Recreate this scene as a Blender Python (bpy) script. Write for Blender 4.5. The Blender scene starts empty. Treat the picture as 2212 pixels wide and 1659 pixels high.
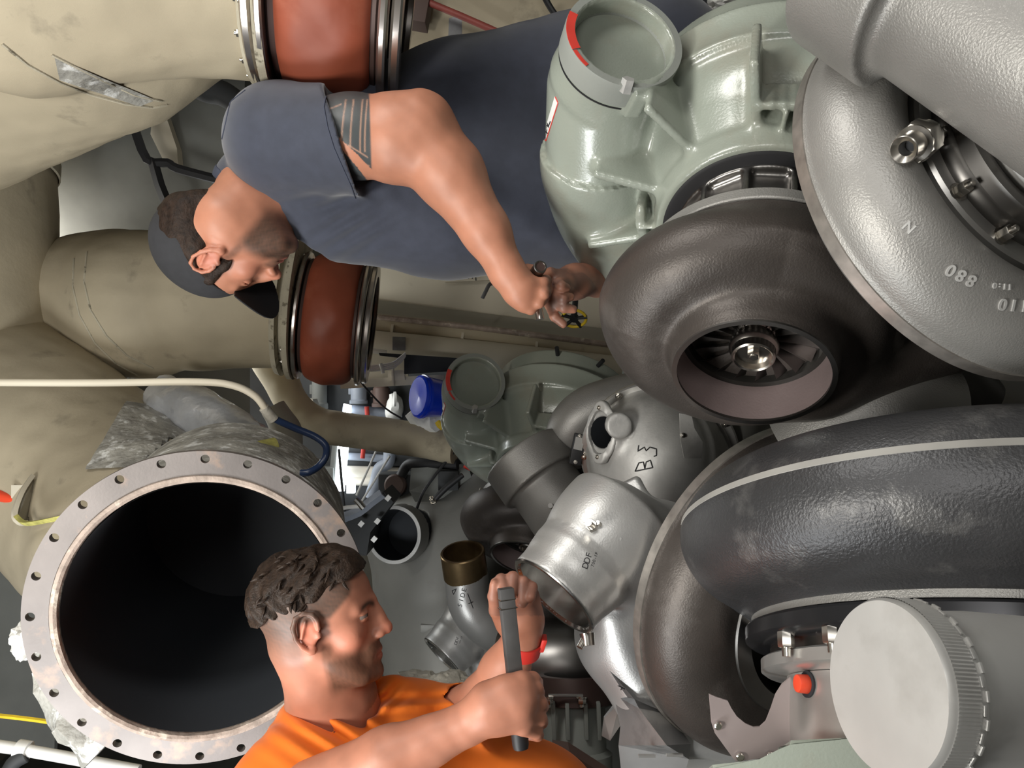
import bpy, bmesh, math, random
import numpy as np
from mathutils import Vector, Matrix, noise
random.seed(7)
SC = bpy.context.scene
COL = SC.collection
# ------------------------------------------------------------------ camera (held turned a quarter: true up is the left of the frame)
FPX = 1650.0
PITCH = math.radians(13.5)
CAM = Vector((0.0, 0.0, 1.9))
AX = Vector((1, 0, 0))
AF = Vector((0, math.cos(PITCH), -math.sin(PITCH)))
AU = Vector((0, math.sin(PITCH), math.cos(PITCH)))
cd = bpy.data.cameras.new('camera')
cd.sensor_fit = 'HORIZONTAL'; cd.sensor_width = 36.0; cd.lens = FPX/2212*36.0
cd.clip_start = 0.02; cd.clip_end = 60
co = bpy.data.objects.new('camera', cd); COL.objects.link(co)
co.matrix_world = Matrix(((-AU.x, AX.x, -AF.x, CAM.x), (-AU.y, AX.y, -AF.y, CAM.y), (-AU.z, AX.z, -AF.z, CAM.z), (0, 0, 0, 1)))
SC.camera = co
def D(u, v, w): return AX*v + AF*w - AU*u                     # a direction given as right / up / into the frame
def W(u, v, w): return CAM + D(u, v, w)
def P(px, py, d): return W((px-1106)/FPX*d, (829.5-py)/FPX*d, d)
def S(px, d): return px/FPX*d                                  # a length seen as px pixels at depth d
# ------------------------------------------------------------------ world, lights, exposure
SC.view_settings.view_transform = 'Standard'; SC.view_settings.look = 'None'
SC.view_settings.exposure = 0.33; SC.view_settings.gamma = 1.0
try: SC.view_settings.use_curve_mapping = False
except Exception: pass
wd = bpy.data.worlds.new('world'); SC.world = wd; wd.use_nodes = True
wd.node_tree.nodes['Background'].inputs['Color'].default_value = (0.95, 1.0, 0.98, 1)
wd.node_tree.nodes['Background'].inputs['Strength'].default_value = 0.24
def lamp(name, loc, target, size, power, color=(1, 1, 1), size_y=None):
    ld = bpy.data.lights.new(name, 'AREA'); ld.energy = power; ld.color = color
    ld.shape = 'RECTANGLE'; ld.size = size; ld.size_y = size_y or size
    lo = bpy.data.objects.new(name, ld); COL.objects.link(lo); lo.location = loc
    lo.rotation_euler = (Vector(target)-Vector(loc)).to_track_quat('-Z', 'Y').to_euler()
    return lo
lamp('overhead_work_light', W(-1.15, -0.45, 0.1), W(0.1, 0, 1.5), 0.4, 23, (1.0, 0.97, 0.90))
lamp('ceiling_light_aisle', W(-0.9, 1.45, 0.5), W(0.35, 0.1, 1.3), 0.35, 17, (1.0, 0.98, 0.93), 0.9)
lamp('trunk_fill_light', W(-0.95, -1.35, 0.6), W(-1.2, 0.1, 2.4), 0.4, 24, (0.97, 1.0, 1.0), 0.9)  # unseen light, moved and aimed to brighten the trunk duct
lamp('aft_fill_light', W(-0.25, 0.75, -0.95), W(0.45, -0.15, 1.0), 0.5, 11, (1.0, 0.98, 0.94), 0.9)  # fill added behind the camera to light the near parts from the front
lamp('bulkhead_fill_light', W(-2.35, 0.35, 3.4), W(-0.2, 0.15, 3.9), 0.4, 26, (1.0, 0.97, 0.9), 0.9)  # unseen light added outside the frame to brighten the bulkhead
lamp('ceiling_light_far', W(-1.5, 0.2, 3.5), W(0.2, -0.1, 3.2), 0.3, 12, (0.96, 1.0, 1.0), 1.2)
# ------------------------------------------------------------------ materials
MATS = {}
def M(name, col, rough=.5, metal=0., var=.12, vs=6., col2=None, s2=4., lo2=.56, hi2=.68, det2=6., bump=0., bs=250., bd=.002,
      bump2=0., bs2=20., bd2=.01, coat=0., spec=.5, sheen=0., sss=0., attrs=(), emit=None, alpha=None, trans=0.):
    m = bpy.data.materials.new(name); m.use_nodes = True; nt = m.node_tree; N = nt.nodes; Lk = nt.links
    b = N['Principled BSDF']
    tc = N.new('ShaderNodeTexCoord')
    n1 = N.new('ShaderNodeTexNoise'); n1.inputs['Scale'].default_value = vs; n1.inputs['Detail'].default_value = 6
    Lk.new(tc.outputs['Object'], n1.inputs['Vector'])
    mr = N.new('ShaderNodeMapRange'); mr.inputs[1].default_value = .3; mr.inputs[2].default_value = .7
    mr.inputs[3].default_value = 1-var; mr.inputs[4].default_value = 1+var
    Lk.new(n1.outputs['Fac'], mr.inputs[0])
    cur = N.new('ShaderNodeRGB'); cur.outputs[0].default_value = (*col, 1); cur = cur.outputs[0]
    def mix(fac, a, bcol):
        mx = N.new('ShaderNodeMix'); mx.data_type = 'RGBA'
        Lk.new(fac, mx.inputs[0]); Lk.new(a, mx.inputs[6]); mx.inputs[7].default_value = (*bcol, 1)
        return mx.outputs[2]
    if col2 is not None:
        n2 = N.new('ShaderNodeTexNoise'); n2.inputs['Scale'].default_value = s2; n2.inputs['Detail'].default_value = det2
        n2.inputs['Roughness'].default_value = .62
        Lk.new(tc.outputs['Object'], n2.inputs['Vector'])
        r2 = N.new('ShaderNodeMapRange'); r2.inputs[1].default_value = lo2; r2.inputs[2].default_value = hi2
        Lk.new(n2.outputs['Fac'], r2.inputs[0])
        cur = mix(r2.outputs[0], cur, col2)
    for an, acol in attrs:
        at = N.new('ShaderNodeAttribute'); at.attribute_name = an
        cur = mix(at.outputs['Fac'], cur, acol)
    vm = N.new('ShaderNodeMix'); vm.data_type = 'RGBA'; vm.blend_type = 'MULTIPLY'; vm.inputs[0].default_value = 1
    Lk.new(cur, vm.inputs[6])
    cb = N.new('ShaderNodeCombineColor'); [Lk.new(mr.outputs[0], cb.inputs[i]) for i in range(3)]
    Lk.new(cb.outputs[0], vm.inputs[7])
    Lk.new(vm.outputs[2], b.inputs['Base Color'])
    b.inputs['Roughness'].default_value = rough; b.inputs['Metallic'].default_value = metal
    b.inputs['Specular IOR Level'].default_value = spec
    if coat: b.inputs['Coat Weight'].default_value = coat; b.inputs['Coat Roughness'].default_value = .12
    if sheen: b.inputs['Sheen Weight'].default_value = sheen
    if sss:
        b.inputs['Subsurface Weight'].default_value = sss; b.inputs['Subsurface Radius'].default_value = (.012, .004, .002)
        b.inputs['Subsurface Scale'].default_value = 1.0
    if trans: b.inputs['Transmission Weight'].default_value = trans
    if emit: b.inputs['Emission Color'].default_value = (*emit[0], 1); b.inputs['Emission Strength'].default_value = emit[1]
    prev = None
    for (bp, bsc, bdist) in ((bump2, bs2, bd2), (bump, bs, bd)):
        if bp:
            nb = N.new('ShaderNodeTexNoise'); nb.inputs['Scale'].default_value = bsc; nb.inputs['Detail'].default_value = 3
            Lk.new(tc.outputs['Object'], nb.inputs['Vector'])
            bn = N.new('ShaderNodeBump'); bn.inputs['Strength'].default_value = bp; bn.inputs['Distance'].default_value = bdist
            Lk.new(nb.outputs['Fac'], bn.inputs['Height'])
            if prev: Lk.new(prev, bn.inputs['Normal'])
            prev = bn.outputs['Normal']
    if prev: Lk.new(prev, b.inputs['Normal'])
    MATS[name] = m
    return m
M('lagging', (.43, .37, .265), .8, var=.14, vs=3, col2=(.27, .235, .17), s2=7, lo2=.60, hi2=.74, bump=.25, bs=350, bd=.001, bump2=.4, bs2=14, bd2=.006)
M('lagging_seam', (.42, .38, .29), .85, var=.2, vs=9, col2=(.16, .14, .10), s2=30, lo2=.58, hi2=.66, bump=.5, bs=300, bd=.0015)
M('torn_lagging', (.32, .31, .28), .7, var=.35, vs=14, col2=(.62, .62, .60), s2=26, lo2=.54, hi2=.62, bump=.8, bs=60, bd=.006, bump2=.6, bs2=18, bd2=.02)
M('foil', (.62, .64, .68), .32, .6, var=.2, vs=12, bump2=.6, bs2=22, bd2=.012)
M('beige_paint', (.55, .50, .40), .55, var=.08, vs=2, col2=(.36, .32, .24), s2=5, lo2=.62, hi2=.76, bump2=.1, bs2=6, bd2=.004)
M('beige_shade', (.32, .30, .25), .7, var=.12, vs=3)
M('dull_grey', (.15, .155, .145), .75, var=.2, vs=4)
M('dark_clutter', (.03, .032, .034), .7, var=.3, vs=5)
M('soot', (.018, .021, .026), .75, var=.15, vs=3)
M('flange_steel', (.16, .142, .135), .5, .45, var=.16, vs=9, col2=(.26, .19, .15), s2=13, lo2=.55, hi2=.68, bump=.15, bs=180, bd=.001)
M('rusty_lip', (.36, .29, .245), .7, .25, var=.3, vs=25, col2=(.62, .55, .46), s2=22, lo2=.58, hi2=.66, bump=.7, bs=90, bd=.003)
M('silicone_red', (.27, .062, .030), .55, var=.12, vs=7, bump2=.35, bs2=9, bd2=.01, col2=(.34, .10, .055), s2=5)
M('joint_steel', (.50, .46, .43), .26, .95, var=.1, vs=12, col2=(.36, .18, .11), s2=8, lo2=.55, hi2=.68)
M('black_steel', (.035, .035, .038), .25, .6)
M('joint_dark', (.06, .035, .03), .5, .3)
M('green_paint', (.29, .318, .272), .27, var=.06, vs=4, col2=(.275, .265, .215), s2=5, lo2=.55, hi2=.78, bump=.35, bs=230, bd=.0012, bump2=.12, bs2=30, bd2=.003, coat=.35)
M('green_dull', (.27, .285, .262), .42, var=.07, vs=8, bump=.25, bs=200, bd=.001)
M('cast_dark', (.066, .056, .050), .45, .42, var=.16, vs=9, col2=(.10, .088, .08), s2=11, lo2=.54, hi2=.72, bump=.45, bs=330, bd=.0012, bump2=.15, bs2=30, bd2=.004)
M('cast_grey', (.29, .282, .268), .42, .42, var=.14, vs=7, bump=.5, bs=420, bd=.0013, bump2=.1, bs2=25, bd2=.004)
M('cast_black', (.062, .062, .065), .40, .5, var=.2, vs=6, col2=(.21, .206, .20), s2=9, lo2=.55, hi2=.78, bump=.55, bs=260, bd=.0018, bump2=.2, bs2=35, bd2=.004)
M('cast_alu', (.44, .435, .425), .40, .55, var=.10, vs=9, bump=.35, bs=300, bd=.0008)
M('cast_light', (.50, .495, .48), .5, .35, var=.14, vs=12, col2=(.33, .33, .33), s2=9, lo2=.55, hi2=.75, bump=.35, bs=160, bd=.0012)
M('engine_grey', (.19, .187, .172), .5, .25, var=.15, vs=3, col2=(.15, .14, .13), s2=4, lo2=.6, hi2=.8, bump=.2, bs=150, bd=.001)
M('machined', (.56, .55, .53), .32, .75, var=.08, vs=14, bump=.06, bs=120, bd=.0006)
M('machined_dark', (.25, .24, .23), .33, 1., var=.12, vs=12)
M('bright_bore', (.75, .745, .73), .2, 1., var=.06, vs=20)
M('edge_steel', (.42, .39, .36), .4, .8, var=.25, vs=40)
M('pink_wall', (.27, .21, .205), .42, .3, var=.14, vs=8, bump=.3, bs=260, bd=.001)
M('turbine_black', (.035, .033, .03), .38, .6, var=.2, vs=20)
M('ground_line', (.30, .29, .27), .6, .2, var=.12, vs=12)
M('polished', (.50, .47, .43), .24, 1., var=.05)
M('nickel', (.66, .63, .58), .25, 1., var=.06)
M('red_plastic', (.80, .075, .03), .42, var=.04)
M('red_paint', (.62, .05, .035), .5, var=.1, vs=30)
M('white_label', (.72, .72, .70), .5, var=.05)
M('black_ink', (.012, .012, .014), .6, var=.1)
M('grey_plate', (.16, .16, .165), .4, .5, var=.15, vs=40)
M('mauve_plate', (.36, .30, .295), .42, .25, var=.08, vs=6)
M('sheet_silver', (.50, .50, .50), .42, .7, var=.14, vs=10, col2=(.36, .36, .36), s2=9)
M('cap_alu', (.52, .515, .50), .42, .45, var=.10, vs=10, col2=(.40, .39, .37), s2=8, lo2=.52, hi2=.74, det2=9)
M('bronze', (.33, .23, .12), .33, .9, var=.25, vs=18)
M('rubber', (.014, .014, .016), .55, var=.2)
M('blue_tape', (.012, .03, .085), .35, var=.2, vs=14)
M('blue_film', (.004, .04, .62), .25, var=.12, vs=6, coat=.3)
M('yellow', (.72, .50, .03), .5, var=.12, vs=20)
M('yellow_web', (.50, .47, .14), .7, var=.3, vs=60, bump=.5, bs=400, bd=.001)
M('white_cloth', (.72, .71, .68), .85, var=.12, vs=9, bump2=.8, bs2=24, bd2=.015)
M('rag', (.40, .375, .32), .9, var=.2, vs=16, bump2=.8, bs2=40, bd2=.008)
M('blue_grey_paint', (.27, .30, .36), .5, var=.15, vs=8)
M('pale_pipe', (.66, .61, .52), .5, var=.07)
M('white_paint', (.72, .72, .70), .5, var=.08)
M('brown_box', (.09, .055, .045), .6, var=.15)
M('red_rod', (.30, .065, .05), .55, var=.2, vs=20)
M('tube_glow', (.9, .95, 1.), .4, emit=((.86, .94, 1.0), 4.5))
M('navy_cloth', (.034, .039, .059), .88, var=.10, vs=40, sheen=.25, bump=.35, bs=900, bd=.0006)
M('navy_rib', (.042, .049, .076), .9, var=.12, vs=60, bump=.5, bs=500, bd=.0008)
M('work_trousers', (.025, .028, .036), .9, var=.15, vs=30, bump=.3, bs=600, bd=.0008)
M('cap_black', (.021, .021, .024), .85, var=.1, vs=60, bump=.4, bs=900, bd=.0006)
M('cap_brim', (.010, .010, .012), .8, var=.1)
M('orange_cloth', (.78, .165, .006), .82, var=.05, vs=20, sheen=.1, bump=.25, bs=900, bd=.0005)
M('hair_dark', (.022, .013, .009), .6, spec=.2, var=.5, vs=90, bump=.8, bs=240, bd=.002)
M('hair_brown', (.024, .014, .009), .55, spec=.25, var=.45, vs=110, bump=.8, bs=260, bd=.002)
M('skin_tan', (.42, .18, .11), .5, var=.07, vs=30, sss=.08, bump=.12, bs=700, bd=.0004,
  attrs=(('red', (.52, .18, .12)), ('tattoo', (.045, .05, .052)), ('skinline', (.42, .24, .165)), ('beard', (.06, .035, .024)), ('dirt', (.15, .075, .055)), ('lip', (.38, .12, .09))))
M('skin_fair', (.45, .19, .12), .5, var=.07, vs=30, sss=.08, bump=.12, bs=700, bd=.0004,
  attrs=(('red', (.60, .19, .12)), ('shorthair', (.085, .056, .042)), ('beard', (.085, .045, .027)), ('dirt', (.16, .09, .075)), ('lip', (.42, .15, .11)), ('brow', (.05, .03, .02))))
M('eye_white', (.22, .18, .16), .2, var=.02)
M('eye_iris', (.03, .035, .035), .1, var=.02)
M('watch_red', (.62, .035, .025), .5, var=.06)
M('tool_grey', (.085, .083, .083), .5, .2, var=.15, vs=30)
# ------------------------------------------------------------------ objects
def link(name, me, mat, parent=None, label=None):
    o = bpy.data.objects.new(name, me); COL.objects.link(o)
    if mat is not None: me.materials.append(MATS[mat] if isinstance(mat, str) else mat)
    if parent is not None: o.parent = parent
    if label: o['label'] = label
    return o
def wloc(o):
    v = Vector((0, 0, 0))
    while o is not None: v += o.location; o = o.parent
    return v
def obj(name, bm, mat, parent=None, label=None, ang=32, smooth=True):
    """a bmesh in world coordinates becomes ONE mesh object, its origin at its parent's or at its own base"""
    bmesh.ops.recalc_face_normals(bm, faces=bm.faces)
    if parent is not None: base = wloc(parent); loc = Vector((0, 0, 0))
    else:
        c = [v.co for v in bm.verts]
        base = Vector(((min(v.x for v in c)+max(v.x for v in c))/2, (min(v.y for v in c)+max(v.y for v in c))/2, min(v.z for v in c))); loc = base
    for v in bm.verts: v.co -= base
    if smooth:
        for f in bm.faces: f.smooth = True
        a = math.radians(ang)
        for e in bm.edges:
            if len(e.link_faces) == 2:
                try:
                    if e.calc_face_angle() > a: e.smooth = False
                except ValueError: pass
    me = bpy.data.meshes.new(name); bm.to_mesh(me); bm.free()
    o = link(name, me, mat, parent, label); o.location = loc
    return o
def thing(name, label, cat, loc, group=None):
    o = bpy.data.objects.new(name, None); COL.objects.link(o); o.location = loc; o.empty_display_size = .05
    return tag(o, label, cat, group)
def tag(o, label, cat, group=None, kind=None):
    o['label'] = label; o['category'] = cat
    if group: o['group'] = group
    if kind: o['kind'] = kind
    return o
def struct(o, label=None):
    o['kind'] = 'structure'
    if label: o['label'] = label
    return o
def dup(root, offset, label, group=None):
    r = root.copy(); COL.objects.link(r); r.location = root.location + offset; r['label'] = label
    if group: r['group'] = group
    for ch in list(root.children):
        c = ch.copy(); COL.objects.link(c); c.parent = r
        for g in list(ch.children):
            e = g.copy(); COL.objects.link(e); e.parent = c
    return r
# ------------------------------------------------------------------ mesh builders (world coordinates)
def nbm(): return bmesh.new()
def basis(z, x=None):
    z = Vector(z).normalized()
    if x is None: x = Vector((1, 0, 0)) if abs(z.x) < .9 else Vector((0, 1, 0))
    x = Vector(x); x = (x - z*x.dot(z)).normalized()
    return x, z.cross(x), z
def lathe(bm, o, axis, prof, n=64, xdir=None, cap=True, a0=0., a1=2*math.pi):
    """prof: list of (z, r) along axis from o"""
    x, y, z = basis(axis, xdir); full = abs(a1-a0-2*math.pi) < 1e-6
    m = n if full else n+1; rings = []
    for (h, r) in prof:
        rings.append([bm.verts.new(Vector(o)+z*h+(x*math.cos(a0+(a1-a0)*i/n)+y*math.sin(a0+(a1-a0)*i/n))*max(r, 1e-5)) for i in range(m)])
    for A, B in zip(rings, rings[1:]):
        for i in range(n): bm.faces.new((A[i], A[(i+1) % m], B[(i+1) % m], B[i]))
    if cap and full:
        if prof[0][1] > 1e-4: bm.faces.new(rings[0][::-1])
        if prof[-1][1] > 1e-4: bm.faces.new(rings[-1])
    return bm
def cyl(bm, a, b, r, r2=None, n=24, bev=0.):
    a = Vector(a); b = Vector(b); L = (b-a).length; r2 = r if r2 is None else r2
    if bev: prof = [(0, r-bev), (bev*.3, r-bev*.3), (bev, r), (L-bev, r2), (L-bev*.3, r2-bev*.3), (L, r2-bev)]
    else: prof = [(0, r), (L, r2)]
    return lathe(bm, a, b-a, prof, n)
def ringpipe(bm, a, axis, L, r_out, r_in, n=64):
    return lathe(bm, a, axis, [(0, r_in), (0, r_out), (L, r_out), (L, r_in), (0, r_in)], n, cap=False)
def box(bm, c, x, y, z, sx, sy, sz, bev=0.):
    x = Vector(x).normalized(); y = Vector(y).normalized(); z = Vector(z).normalized()
    mt = Matrix(((x.x*sx, y.x*sy, z.x*sz, c[0]), (x.y*sx, y.y*sy, z.y*sz, c[1]), (x.z*sx, y.z*sy, z.z*sz, c[2]), (0, 0, 0, 1)))
    r = bmesh.ops.create_cube(bm, size=1, matrix=mt)
    if bev:
        es = list({e for v in r['verts'] for e in v.link_edges})
        bmesh.ops.bevel(bm, geom=es, offset=bev, segments=2, affect='EDGES', profile=.6)
    return bm
def vbox(bm, px0, py0, px1, py1, d, th, bev=0., tilt=0.):
    """a block whose front covers a rectangle of the frame at depth d, th deep, edges along the frame turned by tilt"""
    a = math.radians(tilt); x = D(math.cos(a), -math.sin(a), 0); y = D(math.sin(a), math.cos(a), 0); z = D(0, 0, 1)
    c = P((px0+px1)/2, (py0+py1)/2, d) + z*(th/2)
    return box(bm, c, x, y, z, S(abs(px1-px0), d), S(abs(py1-py0), d), th, bev)
def catmull(pts, sub):
    out = []; n = len(pts)
    for i in range(n-1):
        p0 = pts[max(i-1, 0)]; p1 = pts[i]; p2 = pts[i+1]; p3 = pts[min(i+2, n-1)]
        for k in range(sub):
            t = k/sub
            out.append(.5*((2*p1)+(p2-p0)*t+(2*p0-5*p1+4*p2-p3)*t*t+(3*p1-p0-3*p2+p3)*t**3))
    out.append(pts[-1]); return out
def tube(bm, pts, rad, n=24, sub=8, cap=True, disp=0., dscale=8., inner=0., sq=1.):
    pts = [Vector(p) for p in pts]
    rr = rad if isinstance(rad, (list, tuple)) else [rad]*len(pts)
    if sub > 1:
        cp = catmull(pts, sub); cr = [c.x for c in catmull([Vector((r, 0, 0)) for r in rr], sub)]
    else: cp, cr = pts, list(rr)
    tan = [(cp[min(i+1, len(cp)-1)]-cp[max(i-1, 0)]).normalized() for i in range(len(cp))]
    x, y, _ = basis(tan[0]); rings = []
    def build(off):
        nonlocal x, y
        x, y, _ = basis(tan[0]); R = []
        for p, t, r in zip(cp, tan, cr):
            x = (x - t*x.dot(t)).normalized(); y = t.cross(x); ring = []
            for i in range(n):
                a = 2*math.pi*i/n; dr = x*math.cos(a)+y*math.sin(a)*sq
                q = p+dr*(r-off)
                if disp: q += dr*disp*(noise.noise(q*dscale)+.5*noise.noise(q*dscale*2.7))
                ring.append(bm.verts.new(q))
            R.append(ring)
        return R
    rings = build(0.)
    for A, B in zip(rings, rings[1:]):
        for i in range(n): bm.faces.new((A[i], A[(i+1) % n], B[(i+1) % n], B[i]))
    if inner:
        ri = build(inner)
        for A, B in zip(ri, ri[1:]):
            for i in range(n): bm.faces.new((A[i], B[i], B[(i+1) % n], A[(i+1) % n]))
        for A, B in ((rings[0], ri[0]), (rings[-1], ri[-1])):
            for i in range(n): bm.faces.new((A[i], B[i], B[(i+1) % n], A[(i+1) % n]))
    elif cap:
        bm.faces.new(rings[0][::-1]); bm.faces.new(rings[-1])
    return bm
def prism(bm, pts, vec, bev=0.):
    """closed outline (world points) given thickness vec"""
    A = [bm.verts.new(Vector(p)) for p in pts]; B = [bm.verts.new(Vector(p)+Vector(vec)) for p in pts]; n = len(pts)
    bm.faces.new(A); bm.faces.new(B[::-1])
    for i in range(n): bm.faces.new((A[i], B[i], B[(i+1) % n], A[(i+1) % n]))
    if bev:
        bm.edges.ensure_lookup_table()
    return bm
def hexa(bm, c, axis, r, h, n=6, xdir=None):
    return lathe(bm, c, axis, [(0, r*.94), (h*.08, r), (h*.9, r), (h, r*.93)], n, xdir)
def bolt(bm, c, axis, r, h):
    axis = Vector(axis).normalized()
    lathe(bm, c, axis, [(0, r*1.35), (h*.12, r*1.35)], 20)
    hexa(bm, Vector(c)+axis*h*.12, axis, r, h*.6)
    lathe(bm, Vector(c)+axis*h*.7, axis, [(0, r*.5), (h*.3, r*.48), (h*.34, r*.38)], 14)
    return bm
def plate(bm, pix, d, th):
    """sheet with an outline of the frame; depth may vary per corner"""
    dd = d if isinstance(d, (list, tuple)) else [d]*len(pix)
    return prism(bm, [P(x, y, z) for (x, y), z in zip(pix, dd)], D(0, 0, th))
# ------------------------------------------------------------------ signed-distance modelling for castings, bodies and cloth
BIG = 9.
class Field:
    def __init__(s): s.ops = []; s.post = []
    def add(s, fn, c, R, mode='u', k=0.): s.ops.append((fn, np.array(c, dtype=np.float64), R, mode, k)); return s
    def ev(s, p, mg):
        d = np.full(len(p), BIG)
        for fn, c, R, mode, k in s.ops:
            if R is None: idx = slice(None); q = p
            else:
                m = ((p-c)**2).sum(1) < (R+k+mg)**2
                if not m.any(): continue
                idx = np.nonzero(m)[0]; q = p[idx]
            v = fn(q); a = d[idx]
            if mode == 'u':
                if k > 0: h = np.maximum(k-np.abs(a-v), 0)/k; r = np.minimum(a, v)-h*h*k*.25
                else: r = np.minimum(a, v)
            elif mode == 's':
                v = -v
                if k > 0: h = np.maximum(k-np.abs(a-v), 0)/k; r = np.maximum(a, v)+h*h*k*.25
                else: r = np.maximum(a, v)
            elif mode == 'i': r = np.maximum(a, v)
            else: r = a+v
            d[idx] = r
        for fn in s.post: d = fn(p, d)
        return d
def A3(v): return np.array((v[0], v[1], v[2]), dtype=np.float64)
def f_cone(a, b, r1, r2):
    a = A3(a); b = A3(b); ba = b-a; l2 = ba@ba; rr = r1-r2; a2 = l2-rr*rr; il2 = 1/l2
    def fn(p):
        pa = p-a; y = pa@ba; z = y-l2
        x = pa*l2-np.outer(y, ba); x2 = (x*x).sum(1); y2 = y*y*l2; z2 = z*z*l2
        k = np.sign(rr)*rr*rr*x2
        c1 = np.sign(z)*a2*z2 > k; c2 = np.sign(y)*a2*y2 < k
        return np.where(c1, np.sqrt(x2+z2)*il2-r2, np.where(c2, np.sqrt(x2+y2)*il2-r1, (np.sqrt(np.maximum(x2*a2*il2, 0))+y*rr)*il2-r1))
    return fn, (a+b)/2, math.sqrt(l2)/2+max(r1, r2)
def f_ell(c, rad, R=None):
    c = A3(c); rad = np.array(rad, dtype=np.float64)
    Rm = np.eye(3) if R is None else np.array(R, dtype=np.float64)      # rows are the local axes
    def fn(p):
        q = (p-c)@Rm.T; k0 = np.sqrt(((q/rad)**2).sum(1)); k1 = np.sqrt(((q/rad**2)**2).sum(1))
        return k0*(k0-1)/np.maximum(k1, 1e-9)
    return fn, c, rad.max()
def f_box(c, half, R=None, rad=0.):
    c = A3(c); half = np.array(half, dtype=np.float64)-rad; Rm = np.eye(3) if R is None else np.array(R, dtype=np.float64)
    def fn(p):
        q = np.abs((p-c)@Rm.T)-half
        return np.sqrt((np.maximum(q, 0)**2).sum(1))+np.minimum(q.max(1), 0)-rad
    return fn, c, float(np.linalg.norm(half))+rad
def f_frus(a, b, r1, r2, rad=0.):
    a = A3(a); b = A3(b); ba = b-a; L = np.linalg.norm(ba); n = ba/L
    sl = math.hypot(L, r2-r1)
    def fn(p):
        q = p-a; z = q@n; r = np.sqrt(np.maximum((q*q).sum(1)-z*z, 0))
        dr = (r-(r1+(r2-r1)*z/L))*L/sl+rad; dz = np.abs(z-L/2)-L/2+rad
        return np.minimum(np.maximum(dr, dz), 0)+np.sqrt(np.maximum(dr, 0)**2+np.maximum(dz, 0)**2)-rad
    return fn, (a+b)/2, math.hypot(L/2, max(r1, r2))
def f_scroll(c, ax, x, ringR, tubeR, a_from=-math.pi, zf=1.):
    """a volute: ring and tube radius follow the angle (functions of theta in [a_from, a_from+2pi])"""
    X, Y, Z = [A3(v) for v in basis(ax, x)]; c = A3(c)
    def fn(p):
        q = p-c; lx = q@X; ly = q@Y; lz = q@Z
        th = np.arctan2(ly, lx); th = np.where(th < a_from, th+2*np.pi, th)
        r = np.sqrt(lx*lx+ly*ly)
        return np.sqrt((r-ringR(th))**2+(lz/zf)**2)-tubeR(th)
    return fn, c, .55
def f_plane(o, n):
    o = A3(o); n = A3(Vector(n).normalized())
    return (lambda p: (p-o)@n), o, None
def U(F, prim, k=0., mode='u'): F.add(prim[0], prim[1], prim[2], mode, k); return F
def both(pr1, pr2): return (lambda p: np.maximum(pr1[0](p), pr2[0](p))), pr1[1], pr1[2]
def nets(F, lo, vox):
    nx, ny, nz = F.shape; ins = F < 0
    cnt = np.zeros((nx-1, ny-1, nz-1), np.uint8)
    for i in (0, 1):
        for j in (0, 1):
            for k in (0, 1): cnt += ins[i:nx-1+i, j:ny-1+j, k:nz-1+k]
    act = (cnt > 0) & (cnt < 8); I = np.argwhere(act); idx = np.full(act.shape, -1, np.int64); idx[act] = np.arange(len(I))
    C = [(i, j, k) for i in (0, 1) for j in (0, 1) for k in (0, 1)]
    V = {c: F[I[:, 0]+c[0], I[:, 1]+c[1], I[:, 2]+c[2]] for c in C}
    acc = np.zeros((len(I), 3)); n = np.zeros(len(I))
    for c in C:
        for ax in range(3):
            if c[ax] == 0:
                e = list(c); e[ax] = 1; e = tuple(e); a = V[c]; b = V[e]; m = (a < 0) != (b < 0)
                t = np.where(m, a/np.where(m, a-b, 1), 0); pt = np.tile(np.array(c, float), (len(I), 1)); pt[:, ax] += t
                acc[m] += pt[m]; n[m] += 1
    verts = lo+(I+acc/n[:, None])*vox
    quads = []
    for ax in range(3):
        sl = [slice(None)]*3; s2 = [slice(None)]*3; sl[ax] = slice(0, -1); s2[ax] = slice(1, None)
        A = ins[tuple(sl)]; B = ins[tuple(s2)]; E = np.argwhere(A != B); flip = A[A != B]
        o = [x for x in range(3) if x != ax]
        ok = (E[:, o[0]] > 0) & (E[:, o[1]] > 0) & (E[:, o[0]] < F.shape[o[0]]-1) & (E[:, o[1]] < F.shape[o[1]]-1)
        E = E[ok]; flip = flip[ok]
        def g(d0, d1):
            q = E.copy(); q[:, o[0]] -= d0; q[:, o[1]] -= d1; return idx[q[:, 0], q[:, 1], q[:, 2]]
        Q = np.stack([g(1, 1), g(0, 1), g(0, 0), g(1, 0)], 1)
        if ax == 1: flip = ~flip
        Q[~flip] = Q[~flip][:, ::-1]
        quads.append(Q)
    return verts, np.concatenate(quads)
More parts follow.
